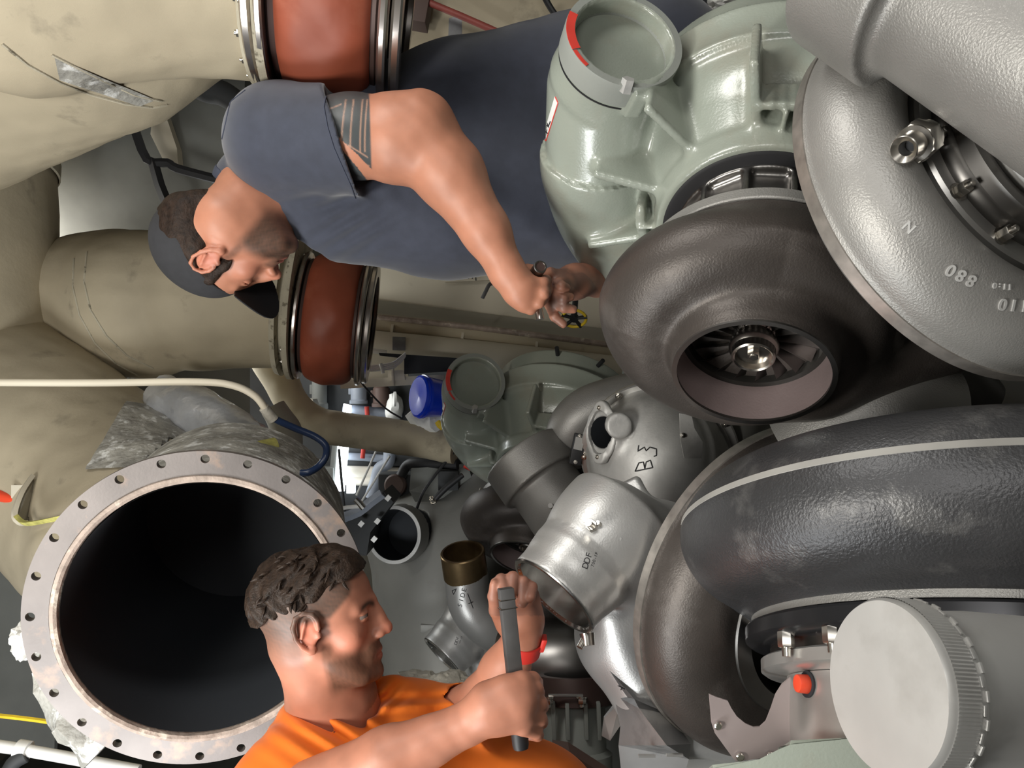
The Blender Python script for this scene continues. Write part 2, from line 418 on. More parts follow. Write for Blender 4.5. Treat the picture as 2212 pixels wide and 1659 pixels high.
def sdf_obj(name, F, vox, mat, parent=None, label=None, attrs=None, lo=None, hi=None, smooth=0):
    if lo is None:
        lo = np.min([c-R-k for fn, c, R, m, k in F.ops if m == 'u' and R is not None], 0)-vox*3
        hi = np.max([c+R+k for fn, c, R, m, k in F.ops if m == 'u' and R is not None], 0)+vox*3
    else: lo = A3(lo); hi = A3(hi)
    st = 4; n = (np.ceil((hi-lo)/(vox*st)).astype(int)+1)
    gc = [lo[i]+np.arange(n[i])*vox*st for i in range(3)]
    G = np.stack(np.meshgrid(*gc, indexing='ij'), -1).reshape(-1, 3)
    cs = vox*st; Fc = F.ev(G, cs*3).reshape(n)
    near = np.abs(Fc) < cs*2.1
    cell = np.zeros(n-1, bool)
    for i in (0, 1):
        for j in (0, 1):
            for k in (0, 1): cell |= near[i:n[0]-1+i, j:n[1]-1+j, k:n[2]-1+k]
    fn_ = (n-1)*st+1
    Ff = np.repeat(np.repeat(np.repeat(np.where(Fc < 0, -1., 1.), st, 0), st, 1), st, 2)[:fn_[0], :fn_[1], :fn_[2]].astype(np.float32)
    cc = np.argwhere(cell)
    offs = np.stack(np.meshgrid(*[np.arange(st+1)]*3, indexing='ij'), -1).reshape(-1, 3)
    ids = (cc[:, None, :]*st+offs[None]).reshape(-1, 3)
    flat = np.unique((ids[:, 0]*fn_[1]+ids[:, 1])*fn_[2]+ids[:, 2])
    i0 = flat//(fn_[1]*fn_[2]); i1 = (flat//fn_[2]) % fn_[1]; i2 = flat % fn_[2]
    pts = lo+np.stack([i0, i1, i2], 1)*vox
    vals = np.empty(len(pts))
    for s in range(0, len(pts), 400000): vals[s:s+400000] = F.ev(pts[s:s+400000], vox*4)
    Ff[i0, i1, i2] = vals
    Ff[0] = Ff[-1] = 1; Ff[:, 0] = Ff[:, -1] = 1; Ff[:, :, 0] = Ff[:, :, -1] = 1
    v, q = nets(Ff, lo, vox)
    if smooth:
        for _ in range(smooth):
            s = np.zeros_like(v); c = np.zeros(len(v))
            for a in range(4):
                b = (a+1) % 4
                np.add.at(s, q[:, a], v[q[:, b]]); np.add.at(c, q[:, a], 1); np.add.at(s, q[:, b], v[q[:, a]]); np.add.at(c, q[:, b], 1)
            v = v*.5+(s/np.maximum(c, 1)[:, None])*.5
    if parent is not None: base = A3(wloc(parent)); loc = (0, 0, 0)
    else: base = np.array([(v[:, 0].min()+v[:, 0].max())/2, (v[:, 1].min()+v[:, 1].max())/2, v[:, 2].min()]); loc = base
    me = bpy.data.meshes.new(name)
    me.vertices.add(len(v)); me.vertices.foreach_set('co', (v-base).ravel())
    me.loops.add(len(q)*4); me.loops.foreach_set('vertex_index', q.ravel().astype(np.int32))
    me.polygons.add(len(q)); me.polygons.foreach_set('loop_start', np.arange(0, len(q)*4, 4, dtype=np.int32))
    me.polygons.foreach_set('use_smooth', np.ones(len(q), bool))
    me.update(calc_edges=True); me.validate()
    if attrs:
        for an, fn in attrs.items():
            at = me.attributes.new(an, 'FLOAT', 'POINT'); at.data.foreach_set('value', np.clip(fn(v), 0, 1).astype(np.float32))
    o = link(name, me, mat, parent, label); o.location = loc
    return o
def sstep(x, a, b): t = np.clip((x-a)/(b-a), 0, 1); return t*t*(3-2*t)
def vnoise(p, s, seed=0):
    """smooth value noise from sums of sines, -1..1"""
    r = np.random.RandomState(seed); o = 0
    for i in range(5):
        w = r.normal(size=3); w /= np.linalg.norm(w); o = o+np.sin(p@w*s*(.7+.8*r.rand())+r.rand()*6.28)
    return o/3.2
# ------------------------------------------------------------------ marks laid on a surface
from mathutils.bvhtree import BVHTree
def surf(o):
    """BVH of an object (or of an Empty's parts) in world coordinates"""
    vs = []; fs = []
    for q in ([o] if o.type == 'MESH' else [])+[c for c in o.children_recursive if c.type == 'MESH']:
        off = wloc(q); n0 = len(vs)
        vs += [v.co+off for v in q.data.vertices]; fs += [[n0+i for i in p.vertices] for p in q.data.polygons]
    return BVHTree.FromPolygons(vs, fs)
def lay(tree, px, py, lift=.0006):
    d = (P(px, py, 1)-CAM).normalized(); h, n, i, t = tree.ray_cast(CAM, d)
    if h is None: return None, None
    if n.dot(d) > 0: n = -n
    return h+n*lift, n
def strokes(tree, lines, r, bm=None):
    """pen strokes following a surface, given as polylines of the frame"""
    bm = bm or nbm()
    for ln in lines:
        pts = []
        for (x0, y0), (x1, y1) in zip(ln, ln[1:]):
            k = max(1, int(math.hypot(x1-x0, y1-y0)/3))
            for i in range(k):
                h, n = lay(tree, x0+(x1-x0)*i/k, y0+(y1-y0)*i/k)
                if h: pts.append(h)
        h, n = lay(tree, *ln[-1])
        if h: pts.append(h)
        if len(pts) > 1: tube(bm, pts, r, 6, 1)
    return bm
def decal(tree, pix, nu=8, nv=8, lift=.0008):
    """a thin sheet following a surface inside a quad of the frame"""
    bm = nbm(); (x0, y0), (x1, y1), (x2, y2), (x3, y3) = pix; g = []
    for i in range(nu+1):
        row = []
        for j in range(nv+1):
            a, b = i/nu, j/nv
            x = (x0*(1-a)+x1*a)*(1-b)+(x3*(1-a)+x2*a)*b; y = (y0*(1-a)+y1*a)*(1-b)+(y3*(1-a)+y2*a)*b
            h, n = lay(tree, x, y, lift); row.append(bm.verts.new(h) if h else None)
        g.append(row)
    for i in range(nu):
        for j in range(nv):
            q = [g[i][j], g[i+1][j], g[i+1][j+1], g[i][j+1]]
            if all(q): bm.faces.new(q)
    return bm
TV = D(-.317, -.58, 1.32)          # spacing of the engine's turbocharger stations
# ================================================================== the compartment
def slab(name, lo, hi, mat):
    bm = nbm(); c = [(a+b)/2 for a, b in zip(lo, hi)]
    box(bm, c, (1, 0, 0), (0, 1, 0), (0, 0, 1), hi[0]-lo[0], hi[1]-lo[1], hi[2]-lo[2])
    return struct(obj(name, bm, mat, smooth=False))
slab('floor', (-3.2, -1.6, -.1), (3.2, 8.1, .2), 'dull_grey')
slab('floor_walkway', (-3.2, .4, .9), (-1.06, 4.0, .95), 'dull_grey')
slab('ceiling', (-3.2, -1.6, 4.6), (3.2, 8.1, 4.7), 'beige_shade')
slab('wall_back', (-3.2, 8.0, 0), (3.2, 8.1, 4.6), 'beige_shade')
slab('wall_left', (-3.3, -1.6, 0), (-3.2, 8.1, 4.6), 'dull_grey')
slab('wall_right', (3.2, -1.6, 0), (3.3, 8.1, 4.6), 'beige_shade')
slab('wall_front', (-3.2, -1.7, 0), (3.2, -1.6, 4.6), 'dull_grey')
# ------------------------------------------------------------------ insulated exhaust trunk and its branches
tr = thing('exhaust_main', 'large beige insulated duct running across the left edge of the frame behind the branch ducts', 'duct', P(-150, 700, 2.6))
bm = nbm(); tube(bm, [P(-190, -700, 3.0), P(-160, -100, 2.85), P(-150, 500, 2.75), P(-150, 900, 2.68), P(-150, 1250, 2.6)], [.40, .40, .40, .40, .40], 96, 10, disp=.008, dscale=3)
obj('lagging', bm, 'lagging', tr)
bm = nbm()
for y in (330, 640): lathe(bm, P(-150, y, 2.75), D(0, 1, 0.1), [(-.03, .400), (-.026, .406), (.026, .406), (.03, .400)], 72, cap=False)
obj('seam_band', bm, 'lagging_seam', tr)
def bend_band(bm, p, ax, r, w=.03, t=.004):
    lathe(bm, p, ax, [(-w, r-.006), (-w*.9, r+t), (w*.9, r+t), (w, r-.006)], 72, cap=False); return bm
# near branch: straight lagged pipe above the near expansion joint plus the big mitred elbow it turns into
n1 = thing('exhaust_branch_duct', 'near beige insulated exhaust elbow above the upper red expansion joint, top left', 'duct', P(553, -90, 1.55), 'lagged exhaust branches')
F = Field()
U(F, f_cone(P(590, -55, 1.56), P(300, -90, 1.52), .205, .215))
U(F, f_cone(P(300, -90, 1.52), P(40, -40, 1.50), .215, .215), .03)
U(F, f_cone(P(400, -120, 1.72), P(190, 10, 1.74), .262, .275), .015)
U(F, f_cone(P(190, 10, 1.74), P(-120, 190, 2.0), .275, .27), .02)
U(F, f_plane(P(576, -75, 1.56), D(.985, -.10, .13)), mode='i')
F.post.append(lambda p, d: d+.0025*vnoise(p, 22, 3)+.0012*vnoise(p, 70, 4))
sdf_obj('lagging', F, .007, 'lagging', n1, smooth=1)
# tape over the seams
bm = nbm()
pth = [P(-30, 20, 1.33), P(40, 105, 1.375), P(130, 160, 1.415), P(230, 205, 1.45), P(330, 222, 1.49), P(390, 205, 1.53)]
tn = surf(n1)
def seam(lines, r, mat, parent, name='seam_band'):
    bm = nbm()
    for ln in lines: strokes(surf(parent), [ln], r, bm)
    return obj(name, bm, mat, parent)
seam([[(5, 95), (60, 140), (130, 178), (200, 205), (270, 224), (330, 232), (360, 226)], [(112, 118), (160, 142), (220, 172), (290, 205), (350, 218)]], .0032, 'lagging_seam', n1)
bm = decal(tn, [(118, 122), (335, 214), (300, 228), (128, 170)], 16, 6, .003); obj('lagging_patch', bm, 'torn_lagging', n1, 'grey frayed lagging strip at the elbow seam')
bm = nbm(); lathe(bm, P(578, -55, 1.56), D(.985, -.10, .13), [(-.012, .19), (-.012, .222), (.004, .226), (.008, .20), (.016, .20), (.018, .24), (.034, .24), (.034, .19)], 72)
obj('flange', bm, 'lagging_seam', n1, 'grimy beige collar and flange')
# far branch
n2 = thing('exhaust_branch_duct', 'far beige insulated exhaust elbow behind the black cap, above the lower red expansion joint', 'duct', P(600, 650, 2.86), 'lagged exhaust branches')
F = Field()
U(F, f_cone(P(624, 654, 2.86), P(430, 650, 2.84), .245, .252))
U(F, f_cone(P(430, 650, 2.84), P(310, 655, 2.88), .252, .262), .03)
U(F, f_cone(P(310, 655, 2.88), P(215, 665, 3.0), .262, .285), .03)
U(F, f_cone(P(310, 668, 2.84), P(262, 662, 2.98), .265, .30), .012)
U(F, f_cone(P(215, 665, 3.0), P(60, 720, 3.3), .285, .29), .03)
U(F, f_plane(P(620, 654, 2.86), D(.985, -.10, .13)), mode='i')
F.post.append(lambda p, d: d+.003*vnoise(p, 16, 5)+.0012*vnoise(p, 60, 6))
sdf_obj('lagging', F, .009, 'lagging', n2, smooth=1)
seam([[(160, 560), (158, 620), (172, 680), (205, 740), (250, 785), (300, 812)], [(188, 545), (182, 610), (196, 670), (230, 725), (275, 768), (330, 795)]], .004, 'lagging_seam', n2)
bm = nbm(); lathe(bm, P(620, 654, 2.86), D(.985, -.10, .13), [(-.012, .20), (-.012, .27), (.006, .275), (.01, .24), (.03, .24), (.032, .285), (.05, .285), (.05, .2)], 72)
obj('flange', bm, 'lagging_seam', n2, 'grimy beige collar and flange')
# third branch behind the open flange
n3 = thing('exhaust_branch_duct', 'beige and torn grey insulated exhaust elbow behind the open bolted flange ring', 'duct', P(415, 1300, 2.0), 'lagged exhaust branches')
F = Field()
U(F, f_cone(P(420, 1305, 1.70), P(395, 1240, 2.1), .268, .30))
U(F, f_cone(P(395, 1240, 2.1), P(270, 1110, 2.45), .30, .34), .05)
U(F, f_cone(P(270, 1110, 2.45), P(-80, 830, 2.8), .34, .36), .05)
F.post.append(lambda p, d: d+.004*vnoise(p, 15, 8)+.0015*vnoise(p, 60, 9))
C3 = P(440, 1311, 1.575); A3x = D(.24, -.10, -.965).normalized()
U(F, f_plane(C3-A3x*.10, A3x), mode='i'); U(F, f_frus(C3+A3x*.2, C3-A3x*.80, .286, .286), mode='s')
sdf_obj('lagging', F, .010, 'lagging', n3, smooth=1)
t3 = surf(n3)
bm = decal(t3, [(275, 868), (472, 900), (485, 1000), (190, 1015)], 24, 16, .004)
for v in bm.verts: v.co += D(0, 0, -1)*(.012*abs(noise.noise(v.co*30))+.006)
obj('torn_patch', bm, 'torn_lagging', n3, 'grey frayed area with glass cloth showing')
bm = nbm(); tube(bm, [P(345, 850, 2.5), P(430, 900, 2.42), P(520, 960, 2.36), P(560, 1010, 2.3)], [.06, .085, .09, .07], 20, 6, disp=.02, dscale=12)
obj('foil_wrap', bm, 'foil', n3, 'crinkled silver foil under the torn lagging')
# ------------------------------------------------------------------ red expansion joints
def expansion_joint(off, label):
    C0 = P(732, -38, 1.57)+off; ax = D(.985, -.115, .13).normalized()
    t = thing('expansion_joint', label, 'expansion joint', C0, 'red expansion joints in the exhaust ducts')
    bm = nbm(); pr = []
    for i in range(25):
        a = i/24; z = -.092+.184*a; pr.append((z, .204+.048*math.sin(math.pi*a)**.42))
    lathe(bm, C0, ax, pr, 96, cap=False)
    for v in bm.verts:
        q = v.co-C0; z = q.dot(ax); rr = q-ax*z; k = (rr.length-.19)/.06
        n = noise.noise(v.co*7)+.6*noise.noise(v.co*17); v.co += rr.normalized()*k*(.010*n)
    obj('fabric_belt', bm, 'silicone_red', t)
    for s in (-1, 1):
        bm = nbm(); lathe(bm, C0+ax*s*.092, ax*s, [(-.004, .19), (-.004, .213), (.006, .216), (.012, .206), (.02, .206), (.02, .19)], 96, cap=False); obj('clamp_band', bm, 'joint_dark', t)
        bm = nbm(); lathe(bm, C0+ax*s*.104, ax*s, [(0, .18), (0, .236), (.004, .240), (.012, .240), (.016, .236), (.016, .18)], 96, cap=False); obj('backing_ring', bm, 'joint_steel', t)
        bm = nbm(); lathe(bm, C0+ax*s*.127, ax*s, [(0, .18), (0, .226), (.005, .230), (.016, .230), (.02, .225), (.02, .18)], 96, cap=False); obj('steel_flange', bm, 'joint_steel', t)
        if s > 0: continue
        x, y, _ = basis(ax)
        for i in range(20):
            a = 2*math.pi*(i+.3)/20; d = x*math.cos(a)+y*math.sin(a)
            bm = nbm(); bolt(bm, C0+ax*s*.147+d*.213, ax*s, .0075, .016); obj('flange_bolt', bm, 'nickel', t)
    return t
expansion_joint(Vector((0, 0, 0)), 'near red rubber expansion joint between steel flanges at the top of the frame')
expansion_joint(TV, 'far red rubber expansion joint between steel flanges under the brim of the black cap')
# ------------------------------------------------------------------ open flange ring
C3 = P(440, 1311, 1.575); A3x = D(.24, -.10, -.965).normalized()
rg = thing('open_duct_flange', 'large open steel flange ring with bolt holes around a black bore', 'duct flange', C3)
def ring_with_holes(bm, c, ax, r0, r1, th, nh, rh, rp, ph=0.):
    x, y, z = basis(ax); n = nh*8; lo = {}
    def pt(a, r, k): return c+z*k+(x*math.cos(a)+y*math.sin(a))*r
    st = 2*math.pi/nh
    for k, sgn in ((0., -1), (th, 1)):
        inner = [bm.verts.new(pt(ph+2*math.pi*i/n, r0, k)) for i in range(n)]; outer = [bm.verts.new(pt(ph+2*math.pi*i/n, r1, k)) for i in range(n)]
        spokes = {}
        for h in range(nh): spokes[h] = [bm.verts.new(pt(ph+st*h, r0+(r1-r0)*t, k)) for t in (.33, .67)]
        holes = []
        for h in range(nh):
            ac = ph+st*(h+.5); hc = pt(ac, rp, k); er = (x*math.cos(ac)+y*math.sin(ac)); et = z.cross(er)
            ho = [bm.verts.new(hc+er*math.cos(2*math.pi*j/22)*rh+et*math.sin(2*math.pi*j/22)*rh) for j in range(22)]; holes.append(ho)
            nx = (h+1) % nh
            loop = [inner[(h*8+i) % n] for i in range(8, -1, -1)]+spokes[h]+[outer[(h*8+i) % n] for i in range(9)]+spokes[nx][::-1]
            m = len(loop)     # 22 boundary points, matched to the hole by angle around its centre
            def ang(v): q = v.co-hc; return math.atan2(q.dot(et), q.dot(er))
            al = sorted(range(m), key=lambda i: ang(loop[i])); ah = sorted(range(22), key=lambda j: ang(ho[j]))
            for i in range(m):
                a, b = loop[al[i]], loop[al[(i+1) % m]]; c1, d1 = ho[ah[i]], ho[ah[(i+1) % m]]
                bm.faces.new((a, b, d1, c1))
        lo[sgn] = (inner, outer, holes)
    (i0, o0, h0), (i1, o1, h1) = lo[-1], lo[1]
    for i in range(n):
        j = (i+1) % n; bm.faces.new((i0[i], i0[j], i1[j], i1[i])); bm.faces.new((o0[i], o1[i], o1[j], o0[j]))
    for a, b in zip(h0, h1):
        for j in range(22): bm.faces.new((a[j], b[j], b[(j+1) % 22], a[(j+1) % 22]))
    return bm
bm = nbm(); ring_with_holes(bm, C3, A3x, .281, .329, .018, 24, .0088, .313, .1)
obj('bolt_ring', bm, 'flange_steel', rg)
bm = nbm(); lathe(bm, C3, A3x, [(-.16, .276), (-.16, .282), (.018, .2805), (.022, .279), (.024, .272), (.020, .2665), (-.01, .263), (-.16, .263), (-.16, .276)], 128, cap=False)
for v in bm.verts:
    q = v.co-C3
    if q.dot(A3x) > .012: v.co += A3x*.002*noise.noise(v.co*60)
obj('lip', bm, 'rusty_lip', rg, 'rusty raised lip with remains of old gasket')
bm = nbm(); lathe(bm, C3, A3x, [(-.55, .30), (-.3, .297), (-.06, .291), (-.03, .284), (-.028, .27)], 96, cap=False)
for v in bm.verts: v.co += (v.co-C3).normalized()*.006*noise.noise(v.co*14)
obj('outer_wall', bm, 'torn_lagging', rg, 'grey frayed lagging on the outside of the duct')
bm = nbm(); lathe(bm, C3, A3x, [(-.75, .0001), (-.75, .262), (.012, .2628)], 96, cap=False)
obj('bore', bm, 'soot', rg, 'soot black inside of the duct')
# ------------------------------------------------------------------ handrail pipe with blue taped hose
hp = thing('air_line', 'thin beige pipe crossing the left of the frame and bending into a blue taped hose', 'pipe', P(300, 828, 1.75))
bm = nbm(); tube(bm, [P(-60, 826, 1.75), P(200, 827, 1.75), P(420, 825, 1.75), P(500, 832, 1.75), P(550, 855, 1.76), P(578, 890, 1.78), P(590, 905, 1.79)], .0085, 20, 8)
obj('pipe', bm, 'beige_paint', hp)
bm = nbm(); tube(bm, [P(586, 897, 1.79), P(600, 908, 1.8), P(640, 926, 1.82), P(680, 943, 1.83), P(703, 962, 1.83), P(704, 985, 1.83), P(690, 1006, 1.82), P(668, 1020, 1.8), P(650, 1022, 1.8)], .0085, 20, 8)
obj('blue_hose', bm, 'blue_tape', hp, 'dark blue taped end of the line')
bm = nbm(); lathe(bm, P(580, 893, 1.785), P(590, 905, 1.79)-P(578, 890, 1.78), [(-.02, .009), (-.018, .012), (.02, .013), (.022, .009)], 20)
obj('coupling', bm, 'rag', hp, 'pale cloth bound joint')
# ------------------------------------------------------------------ bottom left: straps, bracket, pipe
bm = nbm(); lathe(bm, P(558, 968, 1.9), P(590, 963, 1.9)-P(490, 975, 1.8), [(-.10, .006), (-.05, .012), (0, .018), (.045, .022)], 20)
for v in bm.verts: v.co += D(0, 0, 1)*.004*noise.noise(v.co*40)
tag(obj('lifting_sling', bm, 'yellow_web'), 'frayed yellow webbing sling end poking out above the open flange ring', 'sling')
br = thing('support_bracket', 'beige welded steel bracket under the trunk duct beside the open flange, left edge', 'bracket', P(110, 1090, 2.05))
bm = nbm(); prism(bm, [P(68, 1030, 2.15), P(48, 1062, 2.08), P(30, 1112, 2.04), P(38, 1128, 2.04), P(52, 1130, 2.04), P(90, 1128, 2.25), P(112, 1062, 2.3)], D(.01, -.004, .004)); obj('web', bm, 'beige_shade', br)
bm = nbm(); tube(bm, [P(70, 1028, 2.13), P(46, 1065, 2.07), P(31, 1110, 2.03), P(42, 1128, 2.03), P(58, 1130, 2.05)], .008, 4, 4); obj('rim', bm, 'beige_paint', br)
bm = nbm(); prism(bm, [P(112, 1060, 2.3), P(182, 1042, 2.2), P(158, 1108, 2.1), P(92, 1128, 2.2)], D(0, -.004, .03)); obj('gusset', bm, 'beige_paint', br)
bm = nbm(); vbox(bm, 24, 1048, 52, 1076, 2.15, .03); obj('block', bm, 'beige_paint', br)
bm = nbm()
tube(bm, [P(34, 1114, 2.0), P(55, 1130, 2.0), P(95, 1126, 1.97), P(158, 1112, 1.9)], .0065, 4, 5, sq=2.2)
tag(obj('tie_strap', bm, 'yellow_web'), 'yellow webbing strap hooked round the beige bracket on the left edge', 'strap')
sh = thing('lifting_shackle', 'small red lifting shackle hanging beside the beige bracket at the left edge', 'shackle', P(20, 1085, 2.2))
bm = nbm(); tube(bm, [P(-25, 1062, 2.2), P(5, 1072, 2.18), P(34, 1082, 2.16), P(36, 1092, 2.16)], [.018, .017, .013, .008], 16, 6); obj('bow', bm, 'red_plastic', sh)
bm = nbm(); tube(bm, [P(36, 1084, 2.16), P(26, 1092, 2.16), P(26, 1100, 2.16), P(34, 1103, 2.16), P(37, 1094, 2.16)], .005, 10, 5); obj('eye', bm, 'red_plastic', sh)
bm = nbm(); box(bm, P(20, 1128, 2.35), D(1, -.045, 0), D(.045, 1, 0), D(0, 0, 1), .42, .11, .02); 
struct(obj('trim_1', bm, 'beige_paint', smooth=False), 'beige deck girder flange at the left edge')
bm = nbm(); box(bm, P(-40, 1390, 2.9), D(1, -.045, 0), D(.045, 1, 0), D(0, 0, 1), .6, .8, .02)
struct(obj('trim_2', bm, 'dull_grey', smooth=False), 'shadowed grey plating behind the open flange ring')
bm = nbm(); tube(bm, [P(-60, 1540, 1.95), P(60, 1553, 1.9), P(170, 1569, 1.86)], .006, 6, 4)
tag(obj('rope', bm, 'yellow'), 'thin yellow rope stretched across the bottom left corner', 'rope')
rl = thing('hand_rail', 'white painted steel rail with a clamp in the bottom left corner', 'rail', P(60, 1625, 1.9))
bm = nbm(); tube(bm, [P(-90, 1603, 1.9), P(0, 1612, 1.9), P(120, 1632, 1.9), P(300, 1665, 1.9)], .0145, 16, 4); obj('tube', bm, 'white_paint', rl)
bm = nbm(); cyl(bm, P(38, 1619, 1.9), P(62, 1623, 1.9), .024); obj('clamp', bm, 'white_paint', rl)
bm = nbm(); tube(bm, [P(55, 1632, 1.89), P(28, 1650, 1.88), P(10, 1690, 1.88)], .018, 12, 4); obj('stay', bm, 'dark_clutter', rl)
bm = nbm(); bmesh.ops.create_icosphere(bm, subdivisions=4, radius=1)
for v in bm.verts:
    n = v.co.copy(); v.co = P(62, 1382, 1.75)+(D(1, 0, 0)*n.x*.036+D(0, 1, 0)*n.y*.045+D(0, 0, 1)*n.z*.04)*(1+.25*noise.noise(n*3)+.15*noise.noise(n*8))
tag(obj('wiping_rag', bm, 'white_cloth'), 'crumpled white rag hanging at the left rim of the open flange ring', 'rag')
bm = nbm(); tube(bm, [P(120, 1440, 1.75), P(150, 1530, 1.72), P(230, 1610, 1.72)], [.035, .05, .05], 16, 6, disp=.02, dscale=20)
tag(obj('insulation_flap', bm, 'torn_lagging'), 'loose grey insulation flap behind the lower left of the open flange ring', 'insulation')
# ------------------------------------------------------------------ behind the capped man
bm = nbm(); tube(bm, [P(780, 30, 2.9), P(980, 70, 2.85), P(1250, 130, 2.8), P(1400, 160, 2.8)], [.30, .30, .30, .30], 48, 5, disp=.006, dscale=5)
lg = obj('lagged_pipe', bm, 'lagging'); tag(lg, 'wide beige insulated pipe with a stencilled label behind the capped man', 'pipe')
tl = surf(lg)
bm = decal(tl, [(970, 40), (998, 32), (998, 92), (968, 98)], 3, 6, .002); obj('pipe_label', bm, 'grey_plate', lg, 'grey data label on the lagging')
bm = nbm(); strokes(tl, [[(976+q*6, 40), (974+q*6, 90-q*6)] for q in range(4)], .0012, bm)
obj('label_text', bm, 'black_ink', lg)
bm = nbm(); vbox(bm, 846, -40, 926, 42, 2.45, .08, .003, 10)
tag(obj('junction_box', bm, 'brown_box'), 'dark brown metal box at the top edge beside the near expansion joint', 'box')
bm = nbm(); tube(bm, [P(900, -5, 2.47), P(990, 32, 2.47), P(1090, 76, 2.47)], .011, 12, 2)
tag(obj('red_conduit', bm, 'red_rod'), 'thin dull red rod slanting behind the capped man at the top', 'rod')
bm = nbm(); tube(bm, [P(1165, -30, 2.4), P(1185, 10, 2.4), P(1205, 40, 2.4)], .010, 10, 4)
tag(obj('black_hose', bm, 'rubber'), 'short black hose hanging at the top edge left of the near green casing', 'hose')
bm = nbm(); vbox(bm, 1190, -40, 1222, 16, 2.6, .03)
tag(obj('sign_plate', bm, 'white_label'), 'small pale sign plate at the top edge behind the near green casing', 'sign')
# ceiling corner beyond the ducts
bm = nbm(); prism(bm, [P(330, 235, 3.2), P(355, 240, 3.2), P(382, 320, 3.2), P(385, 355, 3.2), P(352, 345, 3.2), P(325, 290, 3.2)], D(0, 0, .05))
tag(obj('ceiling_panel', bm, 'beige_paint', smooth=False), 'lit beige ceiling panel glimpsed between the near duct and the dark strap', 'panel')
bm = nbm(); tube(bm, [P(290, 275, 3.0), P(318, 345, 3.0), P(362, 352, 3.0), P(385, 365, 3.0), P(480, 390, 3.0)], .012, 6, 3, sq=1.6)
tag(obj('cable_strap', bm, 'rubber'), 'black cable strap looping down between the near duct and the capped head', 'strap')
bm = nbm(); tube(bm, [P(330, 345, 3.0), P(345, 400, 3.0), P(362, 440, 3.0)], .020, 4, 2)
tag(obj('hanger_bar', bm, 'rubber'), 'black hanger bar left of the capped man\'s hair', 'bar')
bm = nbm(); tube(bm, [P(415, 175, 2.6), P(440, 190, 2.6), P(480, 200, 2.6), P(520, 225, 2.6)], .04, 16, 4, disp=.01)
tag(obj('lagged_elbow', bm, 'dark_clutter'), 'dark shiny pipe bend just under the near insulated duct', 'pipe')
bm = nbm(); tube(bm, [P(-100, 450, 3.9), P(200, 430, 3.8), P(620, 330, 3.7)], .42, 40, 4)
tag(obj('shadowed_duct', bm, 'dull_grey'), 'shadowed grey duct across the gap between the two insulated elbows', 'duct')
# ================================================================== turbochargers (one near, one far, both pointing their open outlet at the lower left man)
C1 = P(1625, 812, 1.15)
TZ = D(-.23, -.77, -.6).normalized(); TX, TY, TZ = basis(TZ, D(1, 0, 0)); TY = -TY       # TY runs down and away from the viewer
def L(x, y, z): return C1+TX*x+TY*y+TZ*z
def pol(a, r, z): a = math.radians(a); return L(r*math.cos(a), r*math.sin(a), z)
tc = thing('turbocharger', 'near turbocharger with glossy pale green casing, dark volute and an open outlet showing its wheel', 'turbocharger', L(0, 0, -.3), 'turbochargers with pale green casings')
RM = np.array([TX, TY, TZ])
# green casing
def ringR(th): return np.interp(-th, np.radians([-180, -135, -90, 0, 90, 135, 180]), [.17, .18, .20, .262, .305, .318, .318])
def tubeR(th): return np.interp(-th, np.radians([-180, -135, -90, 0, 90, 135, 180]), [.030, .036, .05, .080, .098, .104, .107])
F = Field()
U(F, f_scroll(L(0, 0, -.50), TZ, TX, ringR, tubeR, zf=1.05))
U(F, f_frus(L(0, 0, -.60), L(0, 0, -.335), .285, .172, .008), .03)
U(F, f_frus(L(0, 0, -.68), L(0, 0, -.52), .262, .268, .006), .012)
pin = L(-.312, .02, -.50); pend = P(1350, 82, 1.30); pdir = D(.2, .34, -.92).normalized(); pmid = pend-pdir*.10
U(F, f_cone(pin, pmid-pdir*.02, .108, .104), .03)
U(F, f_frus(pmid, pend, .100, .100, .003), .02)
for a, r0, r1, w in ((-66, .185, .275, .0055), (-106, .175, .30, .0075), (-141, .175, .30, .0075), (-172, .175, .31, .008), (157, .18, .33, .0075), (130, .185, .33, .007), (100, .185, .33, .007), (60, .185, .3, .007), (20, .185, .3, .007)):
    ar = math.radians(a); er = TX*math.cos(ar)+TY*math.sin(ar); et = TZ.cross(er)
    c = L(0, 0, -.43)+er*(r0+r1)/2
    U(F, f_box(c, (w, (r1-r0)/2, .062), np.array([et, er, TZ]), .004), .018)
U(F, f_frus(L(0, 0, -.37), L(0, 0, -.328), .187, .180, .006), .012)
for a0, a1, rr in ((-104, -70, .224), (158, 176, .215)):
    for k in range(8):
        a = math.radians(a0+(a1-a0)*(k+.5)/8); er = TX*math.cos(a)+TY*math.sin(a)
        U(F, f_box(L(0, 0, -.395)+er*rr, (.012, .006, .03), np.array([TZ.cross(er), er, TZ]), .003), .008)
for a in (-94, -80, 166):
    ar = math.radians(a); er = TX*math.cos(ar)+TY*math.sin(ar)
    U(F, f_box(L(0, 0, -.385)+er*.20, (.004, .022, .03), np.array([TZ.cross(er), er, TZ]), .003), .006)
U(F, f_frus(pend+pdir*.03, pend-pdir*.085, .086, .086, .004), .004, 's')
U(F, f_frus(L(0, 0, -.30), L(0, 0, -.42), .150, .150), 0, 's')
U(F, f_box(pend-pdir*.075+(TZ*.9+TX*.55).normalized()*.112, (.010, .014, .03), np.array(basis(pdir)), .004), .01)
gc = sdf_obj('green_casing', F, .0042, 'green_paint', tc)
bm = nbm(); lathe(bm, pend-pdir*.052, pdir, [(0, .099), (.003, .1035), (.045, .1045), (.052, .1035), (.052, .091), (.044, .0865), (.0, .0855)], 96, cap=False)
obj('inlet_rim', bm, 'green_dull', gc, 'bare dull grey green inlet rim')
